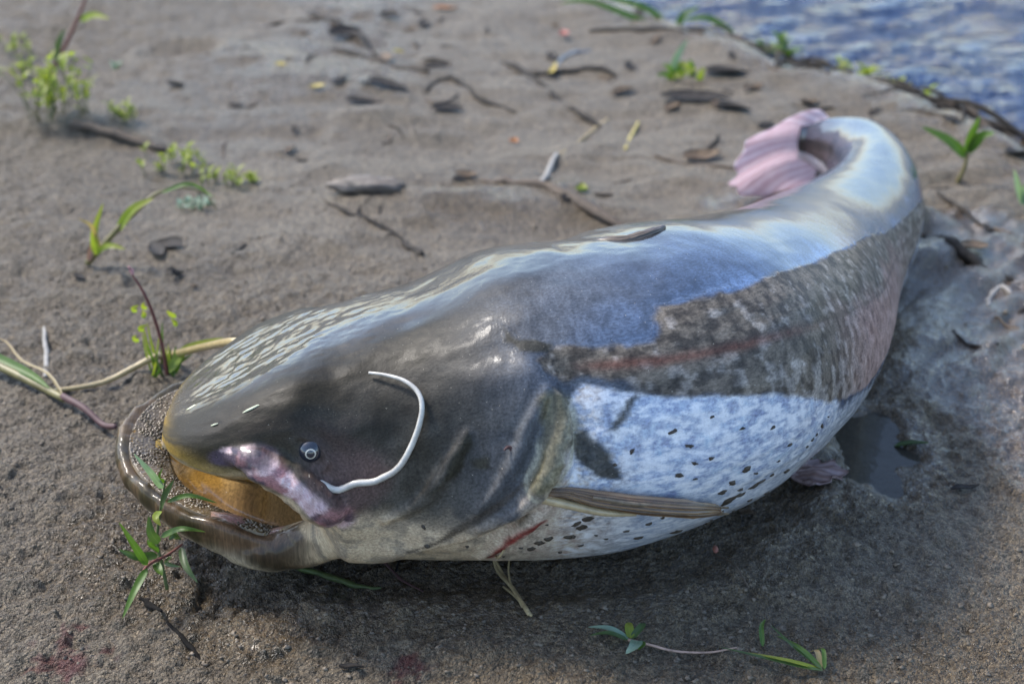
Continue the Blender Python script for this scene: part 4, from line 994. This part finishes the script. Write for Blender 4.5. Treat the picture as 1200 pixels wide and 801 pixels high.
# ------------------------------------------------------------------ sticks, twigs and litter on the mud
def stick(name, pts, rad, mat, label, cat='stick', h=None, n=9):
    pts = np.array(pts, float); c_ = pts.mean(0); b = (c_[0], c_[1], zg(*c_))
    P = cr(gpath(pts, h if h is not None else np.max(rad) * .1), 5) if len(pts) > 2 else np.linspace(*gpath(pts, h if h is not None else np.max(rad) * .1), 8)
    P = P + np.stack([.6 * np.max(rad) * vnoise(np.arange(len(P)) * .6 + c_[0] * 50, np.full(len(P), k_ * 7.1), 3) for k_ in range(3)], -1)
    rad = np.array(rad) * (.8 if np.max(rad) > .004 else 1)
    v, f = tube_geo(P, rad, n, flat=.8, wob=.7, seed=int(abs(c_[0]) * 1000))
    return tag(link(name, mesh(name, v - np.array(b), f), mat, None, b), label, cat)
def dead_leaf(xy, L_, W_, rot, mat, label, curl=.4, lift=.004, cat='dead leaf'):
    d_ = np.array((math.cos(R(rot)), math.sin(R(rot)))); b = (xy[0], xy[1], zg(*xy))
    P = []
    for t in (-.5, -.2, .15, .5):
        x_, y_ = xy[0] + d_[0] * L_ * t, xy[1] + d_[1] * L_ * t
        P.append((x_, y_, zg(x_, y_) + lift + curl * L_ * (t * t) * .8))
    v, f, al, ac = blade_geo(P, W_, n=12, fold=.35, shape=(.8, .75), twist=rng.uniform(-.5, .5))
    k = len(v); N_ = np.array((0, 0, -.0016)); F2 = f[:, ::-1] + k
    nr = k // 5; rim = [(0, j) for j in range(5)] + [(i, 4) for i in range(1, nr)] + [(nr - 1, j) for j in (3, 2, 1, 0)] + [(i, 0) for i in range(nr - 2, 0, -1)]
    idx = np.array([i * 5 + j for i, j in rim]); nx = np.roll(idx, -1)
    o = link('dead_leaf', mesh('dead_leaf', np.vstack([v, v + N_]) - np.array(b), np.vstack([f, F2, np.stack([idx, nx, nx + k, idx + k], -1)])), mat, None, b)
    fattr(o.data, 'along', np.r_[al, al]); fattr(o.data, 'across', np.r_[ac, ac])
    return tag(o, label, cat)
M_LD = mat_plain('black_wet_leaf', (.026, .022, .019), .7, .5, 90, .5, .002, spec=.25)
M_LB = mat_plain('brown_wet_leaf', (.11, .075, .045), .65, .45, 90, .5, .002, spec=.3)
M_LO = mat_plain('orange_leaf', (.34, .13, .035), .5, .3, 90, .4, .001)
M_LYW = mat_plain('yellow_leaf', (.38, .29, .06), .5, .3, 90, .4, .001)
stick('stick', [(-0.017,2.716), (0.033,2.617), (0.079,2.508), (0.123,2.425), (0.153,2.361)], [.006, .009, .009, .008, .005], M_DARK, 'long dark stick lying diagonally across the silt above the fish')
stick('stick', [(0.036,2.617), (0.099,2.649), (0.165,2.649), (0.199,2.611)], [.004, .008, .009, .005], M_DARK, 'dark side stick forking right from the long diagonal stick')
stick('stick', [(0.080,2.660), (0.117,2.763), (0.157,2.811)], [.004, .007, .006], mat_plain('bluish_wet_wood', (.07, .075, .09), .3, .4, 80, coat=.5), 'bluish wet stick beside the red leaf scrap')
stick('root', [(-0.046,2.099), (0.000,2.077), (0.053,2.034), (0.103,1.976), (0.169,1.894)], [.005, .010, .012, .011, .009], M_BROWN, 'thick brown root lying in the mud behind the dorsal fin', 'root')
stick('stick', [(0.043,2.059), (0.056,2.114), (0.073,2.191)], [.0075, .007, .006], M_GREY, 'short whitish stick standing out beside the brown root')
stick('straw', [(0.077,2.191), (0.114,2.282), (0.171,2.411)], [.003, .0035, .005], M_STRAW, 'thin tan straw leading on from the whitish stick', 'straw')
stick('straw', [(0.190,2.232), (0.205,2.299), (0.223,2.379)], [.003, .003, .003], mat_plain('yellow_straw', (.46, .38, .12), .6, .3, 120), 'short yellow straw above the shoulder of the fish', 'straw')
stick('twig', [(-0.277,1.979), (-0.228,1.926), (-0.180,1.882), (-0.152,1.851), (-0.126,1.787)], [.003, .0045, .004, .006, .007], M_DARK, 'forked dark twig trailing down from the long mud clod', 'twig')
stick('twig', [(-0.205,2.013), (-0.197,1.952), (-0.201,1.907)], [.0025, .003, .002], M_DARK, 'short dark twig leaning on the mud clod', 'twig')
cb = (-0.221,2.020)
v, f = sphere_geo((0, 0, 0), 1.0, 28, 16); v = v * np.array((.055, .020, .014)) * (1 + .35 * np.array([fbm(np.array(q[0] * 3), np.array(q[1] * 3 + q[2] * 2), 301, 3) for q in v]))[:, None]
tag(link('mud_clod', mesh('mud_clod', v, f), mat_plain('clod_mud', (.15, .125, .10), .55, .3, 60, .8, .003), None, (cb[0], cb[1], zg(*cb) + .006)), 'elongated mud clod with twigs on the sand behind the head', 'clod')
stick('twig', [(-0.158,2.523), (-0.145,2.579), (-0.117,2.601), (-0.086,2.553), (-0.053,2.483), (0.009,2.435)], [.004, .006, .006, .007, .006, .003], M_DARK, 'curled dark twig looping on the silt at upper middle', 'twig')
stick('twig', [(-0.159,2.483), (-0.130,2.463), (-0.101,2.513)], [.004, .005, .004], M_BROWN, 'brown twig inside the curled twig loop', 'twig')
stick('stick', [(-0.447,3.074), (-0.376,2.991), (-0.323,2.911), (-0.279,2.775)], [.008, .012, .012, .006], M_DARK, 'bent black stick in the debris heap at the top')
stick('stick', [(-0.362,2.811), (-0.289,2.740), (-0.217,2.682), (-0.159,2.617)], [.006, .010, .009, .005], M_DARK, 'long black stick lowest in the debris heap at the top')
stick('twig', [(-0.548,2.977), (-0.499,3.018), (-0.422,3.018)], [.006, .008, .006], M_BROWN, 'brown twig left of the debris heap at the top', 'twig')
dead_leaf((-0.231,2.538), .085, .030, -24, M_LD, 'black narrow leaf below the debris heap', .1)
dead_leaf((-0.271,2.459), .065, .028, -8, M_LD, 'small dark leaf left below the black narrow leaf', .2)
dead_leaf((-0.146,2.671), .055, .030, 8, M_LD, 'roundish dark leaf above the curled twig', .3)
dead_leaf((-0.350,2.911), .08, .05, 40, M_LD, 'large black leaf inside the debris heap', .5)
dead_leaf((-0.116,2.439), .06, .035, 10, M_LD, 'dark leaf just under the curled twig', .3)
dead_leaf((-0.270,3.060), .05, .03, 160, M_LD, 'dark leaf at the top edge left of the orange scrap', .4)
dead_leaf((-0.148,3.117), .062, .022, -16, M_LO, 'orange leaf scrap at the top edge', .3)
dead_leaf((0.003,2.277), .020, .018, 60, M_LO, 'tiny orange leaf bit alone on the silt', .6, .008)
dead_leaf((0.109,2.911), .030, .022, 100, mat_plain('red_leaf', (.22, .045, .03), .5, .3, 90), 'small red leaf scrap near the forked sticks', .6, .01)
dead_leaf((0.079,2.638), .045, .012, 70, M_LYW, 'yellow strip of leaf across the forked dark sticks', .3, .012)
dead_leaf((-0.360,2.523), .030, .016, 0, M_LYW, 'small yellow leaf left of the black narrow leaf', .3)
dead_leaf((-0.225,2.740), .022, .016, 30, M_LYW, 'yellow leaf bit on the debris heap', .3, .016)
dead_leaf((-0.445,2.638), .022, .015, 10, M_LYW, 'faint yellow leaf bit right of the footprint', .3)
dead_leaf((0.108,2.034), .030, .020, 80, LY, 'lime green leaf scrap by the brown root', .5)
dead_leaf((0.310,2.175), .065, .040, 10, M_LB, 'brown curled leaf with pale centre left of the tail fin', .5)
stick('twig', [(0.234,2.195), (0.278,2.160), (0.316,2.129), (0.362,2.106)], [.003, .0045, .004, .003], M_BROWN, 'thin brown twig left of the tail fin', 'twig')
dead_leaf((0.334,2.463), .13, .045, -10, M_LD, 'broad black leaf above the tail fin tip', .15)
dead_leaf((0.392,2.397), .07, .04, -35, M_LD, 'black leaf touching the tail fin', .3)
stick('stick', [(0.166,2.937), (0.251,2.905), (0.340,2.873)], [.006, .008, .005], M_DARK, 'straight dark stick near the water at the top')
dead_leaf((0.407,2.601), .09, .05, -20, M_LD, 'flat dark leaf on the bank above the tail fin', .2)
stick('branch', [(0.541,3.046), (0.576,2.977), (0.611,2.873)], [.006, .008, .006], M_DARK, 'dark branch at the water edge above the tail', 'branch', h=[.03, .02, .01])
stick('branch', [(0.672,2.763), (0.734,2.924), (0.766,3.102), (0.774,3.366)], [.007, .006, .005, .004], M_DARK, 'upright bent branch standing at the river edge', 'branch', h=[.0, .02, .03, .04])
stick('branch', [(0.740,2.660), (0.811,2.533), (0.867,2.454), (0.935,2.334)], [.008, .012, .011, .008], M_DARK, 'long dark branch lying along the river edge', 'branch', h=[.012, .016, .016, .02])
stick('branch', [(0.742,2.574), (0.802,2.444), (0.902,2.325)], [.006, .008, .007], M_DARK, 'second thinner branch just below the long river branch', 'branch', h=.012)
stick('stump', [(0.776,2.595), (0.811,2.694), (0.852,2.811)], [.014, .011, .005], M_DARK, 'short dark stump poking up at the river edge', 'stump', h=[.0, .03, .05])
stick('stick', [(0.586,1.833), (0.609,1.793), (0.632,1.748), (0.675,1.715)], [.005, .010, .011, .006], M_DARK, 'dark stick half sunk in the mud right of the tail')
stick('twig', [(0.647,1.999), (0.670,1.952), (0.687,1.888)], [.004, .006, .003], M_DARK, 'short dark twig above the half sunk stick', 'twig')
stick('twig', [(0.618,1.633), (0.633,1.673), (0.654,1.699), (0.661,1.678)], [.003, .004, .004, .003], M_GREY, 'pale curved twig in the wet mud at the right', 'twig')
dead_leaf((0.642,1.784), .05, .03, 30, M_LB, 'brown leaf beside the half sunk stick at the right', .4)
dead_leaf((0.437,1.307), .035, .012, -20, LG2, 'small green leaf scrap by the puddle', .4)
dead_leaf((0.469,1.215), .030, .008, 5, M_LD, 'thin black leaf bit lying alone at the lower right', .2)
stick('slat', [(-0.745,2.290), (-0.681,2.269), (-0.580,2.232)], [.010, .012, .006], M_BROWN, 'dark flat wood slat under the ledge of the tall tuft', 'wood', h=.004)
stick('straw', [(-0.588,1.571), (-0.567,1.503), (-0.547,1.436)], [.0028, .003, .0024], M_GREY, 'grey straw lying straight on the sand near the left edge', 'straw')
stick('twig', [(-0.345,1.042), (-0.333,1.031), (-0.319,1.016)], [.002, .0045, .002], M_CHAR, 'short thick black twig below the willow sprig', 'twig')
stick('twig', [(-0.314,1.009), (-0.297,0.988), (-0.281,0.969), (-0.267,0.952)], [.0014, .0022, .002, .001], M_CHAR, 'thin black twig trailing down from below the willow sprig', 'twig')
stick('twig', [(-0.141,1.111), (-0.121,1.093), (-0.103,1.069), (-0.082,1.042)], [.0012, .0016, .0014, .0008], M_PUR, 'thin reddish twig under the throat of the fish', 'twig', h=[.012, .006, .004, .004])
stick('grass_straw', [(-0.209,1.097), (-0.179,1.085), (-0.153,1.069), (-0.123,1.056)], [.003, .0034, .003, .0012], M_GRN, 'dark green stem in the shade below the jaw', 'stem', h=.004)
stick('twig', [(-0.101,1.115), (-0.107,1.101), (-0.111,1.085)], [.0012, .0012, .0008], M_CHAR, 'tiny black twig sticking out under the throat', 'twig', h=[.02, .01, .003])
stick('twig', [(-0.392,1.801), (-0.386,1.822), (-0.380,1.845)], [.002, .004, .002], M_DARK, 'short black twig on the sand right of the arched grass', 'twig')
dead_leaf((-0.633,2.564), .045, .022, -30, M_LD, 'dark brown leaf lying between ledge and footprint', .4)
dead_leaf((-0.462,1.748), .024, .012, 0, M_LD, 'dark chip of leaf above the knotweed', .3)
dead_leaf((-0.589,1.734), .024, .010, -35, M_LD, 'dark leaf chip left below the arched grass', .2)
dead_leaf((-0.138,0.935), .022, .006, -8, M_LD, 'black leaf sliver at the bottom left of centre', .1)
dead_leaf((0.242,1.194), .018, .009, -20, M_LB, 'small brown leaf chip under the pelvic fin', .2)
dead_leaf((-0.426,1.702), .012, .006, 20, M_LB, 'tiny brown chip between knotweed and head', .2)
dead_leaf((-0.371,2.227), .03, .012, 60, M_LB, 'brown leaf chip on the silt behind the seedlings', .2)
dead_leaf((-0.378,2.334), .02, .010, 90, M_LD, 'small dark chip on the silt right of the seedlings', .2)
dead_leaf((0.206,2.523), .05, .02, 30, M_LB, 'brown leaf on the silt right of the diagonal stick', .2)
dead_leaf((0.084,1.986), .03, .015, 50, M_LD, 'black chip beside the brown root', .2)

# scraps strewn about that nothing tells apart
def scatter(n, x0, x1, y0, y1, label, group, seed):
    r2 = np.random.default_rng(seed); k = 0
    while k < n:
        x_, y_ = r2.uniform(x0, x1), r2.uniform(y0, y1)
        d_, q_ = spine_dist(np.array([x_]), np.array([y_]))
        if d_[0] < .16 or -poly_sd(np.array([x_]), np.array([y_]), RIVER)[0] < .03: continue
        k += 1
        L_ = r2.uniform(.02, .055); a_ = r2.uniform(0, 180)
        if r2.uniform() < .5: o = dead_leaf((x_, y_), L_, L_ * r2.uniform(.25, .6), a_, (M_LD, M_LB, M_LD)[k % 3], label, r2.uniform(.1, .5), .002, 'litter')
        else:
            dx, dy = math.cos(R(a_)) * L_ * .8, math.sin(R(a_)) * L_ * .8; mx, my = r2.normal(0, .006, 2)
            o = stick('twig_scrap', [(x_ - dx, y_ - dy), (x_ + mx, y_ + my), (x_ + dx, y_ + dy)], [.002, .0035, .0015], (M_DARK, M_BROWN)[k % 2], label, 'litter')
        o['group'] = group
scatter(46, -.55, .5, 1.75, 3.1, 'small dark scrap of litter strewn on the silt behind the fish', 'litter strewn behind the fish', 5)
scatter(30, .52, .95, 1.35, 2.35, 'small dark scrap of litter in the wet mud right of the tail', 'litter right of the tail', 6)
scatter(26, .35, .95, 2.2, 2.9, 'small dark scrap of drift litter along the river edge', 'drift litter at the river edge', 8)
shore = cr(np.array([(0.920,2.290), (0.846,2.435), (0.746,2.590), (0.644,2.728), (0.534,2.886), (0.444,3.018)]), 8)
for k in range(32):
    i = int(rng.integers(2, len(shore) - 2)); x_, y_ = shore[i] + rng.normal(0, .035, 2) - np.array((.03, .03)); a_ = math.atan2(*(shore[i + 1] - shore[i])[::-1]) + rng.normal(0, .35); L_ = rng.uniform(.05, .16)
    dx, dy = math.cos(a_) * L_, math.sin(a_) * L_; hb_ = rng.uniform(.004, .03)
    o = stick('drift_twig', [(x_ - dx, y_ - dy), (x_ + rng.normal(0, .012), y_ + rng.normal(0, .012)), (x_ + dx, y_ + dy)], [.003, rng.uniform(.004, .008), .002], (M_DARK, M_BROWN, M_DARK)[k % 3], 'dark drift twig in the tangle along the river edge', 'twig', h=[max(.002, WATER_Z - zg(x_ - dx, y_ - dy) + .004), max(hb_, WATER_Z - zg(x_, y_) + .01), max(.004, WATER_Z - zg(x_ + dx, y_ + dy) + .006)])
    o['group'] = 'drift twigs along the river edge'
# bits lying on the fish
def bit(p_, L_, W_, rot, mat, label, cat='leaf bit'):
    a_f, b_f = p_; k = 9; aa = np.linspace(0, 2 * math.pi, k, endpoint=False)
    du, dv = np.cos(aa) * L_ * .5 * (1 + rng.uniform(-.35, .2, k)), np.sin(aa) * W_ * .5 * (1 + rng.uniform(-.5, .3, k))
    du, dv = du * math.cos(R(rot)) - dv * math.sin(R(rot)), du * math.sin(R(rot)) + dv * math.cos(R(rot))
    lo = np.array([on_skin((a_f + x_, b_f + y_ / MM), .0005) for x_, y_ in zip(du, dv)]); hi = np.array([on_skin((a_f + x_ * .7, b_f + y_ * .7 / MM), .0011) for x_, y_ in zip(du, dv)])
    c_ = on_skin((a_f, b_f), .0012)
    V_ = np.vstack([lo, hi, c_[None]]); b = c_
    F_ = [(i, (i + 1) % k, k + (i + 1) % k, k + i) for i in range(k)] + [(k + i, k + (i + 1) % k, 2 * k) for i in range(k)]
    return tag(link('leaf_bit', mesh('leaf_bit', V_ - b, F_), mat, None, tuple(b)), label, cat)
M_BIT = mat_plain('pale_leaf_bit', (.50, .52, .36), .5, .25, 300)
bit((0.021,66), .014, .006, 40, M_BIT, 'pale green leaf bit stuck on the shiny snout')
bit((0.083,36), .017, .006, 15, M_BIT, 'cream leaf bit stuck on the forehead above the eye')
bit((0.050,34), .007, .006, 0, M_BIT, 'tiny cream speck near the nostril')
tq = cr(np.array([on_skin(p_, o_) for p_, o_ in (((0.283,2), .010), ((0.288,2), .004), ((0.293,0), .003), ((0.297,-2), .002))]), 5)
v, f = tube_geo(tq, [.0008, .0016, .0018, .001], 8); b = tq[0]
tag(link('bark_shred', mesh('bark_shred', v - b, f), M_PUR, None, tuple(b)), 'small dark curled shred stuck on the gill cover', 'bark shred')

# ------------------------------------------------------------------ loose crumbs of mud (uncountable)
base_v, base_f = sphere_geo((0, 0, 0), 1.0, 6, 5)
NC = 5200
cx = np.r_[rng.uniform(-.75, -.1, 2300), rng.uniform(-.3, .65, 2200), rng.uniform(-.6, 1.0, 700)]
cy = np.r_[rng.uniform(.8, 2.1, 2300), rng.uniform(.78, 1.12, 2200), rng.uniform(1.3, 2.8, 700)]
sz = .0007 + .0024 * rng.uniform(0, 1, NC) ** 4; sz[4500:] *= 1.3
dd, sb_ = spine_dist(cx, cy); ok = (dd > np.interp(sb_, SEC[:, 0], SEC[:, 1]) * .9) & (-poly_sd(cx, cy, RIVER) > .1)
cx, cy, sz = cx[ok], cy[ok], sz[ok]; cz = ground(cx, cy)
nb_ = len(base_v)
cv = base_v[None] * (sz[:, None, None] * rng.uniform(.35, 1.5, (len(sz), nb_, 1))) * np.array((1.15, 1.0, .75)) + np.stack([cx, cy, cz + sz * .1], -1)[:, None]
cf = (base_f[None] + (np.arange(len(sz)) * nb_)[:, None, None]).reshape(-1, 4)
o = link('mud_crumbs', mesh('mud_crumbs', cv.reshape(-1, 3), cf, False), mat_plain('crumb_mud', (.17, .135, .095), .6, .35, 40, .5, .001)); o['kind'] = 'stuff'
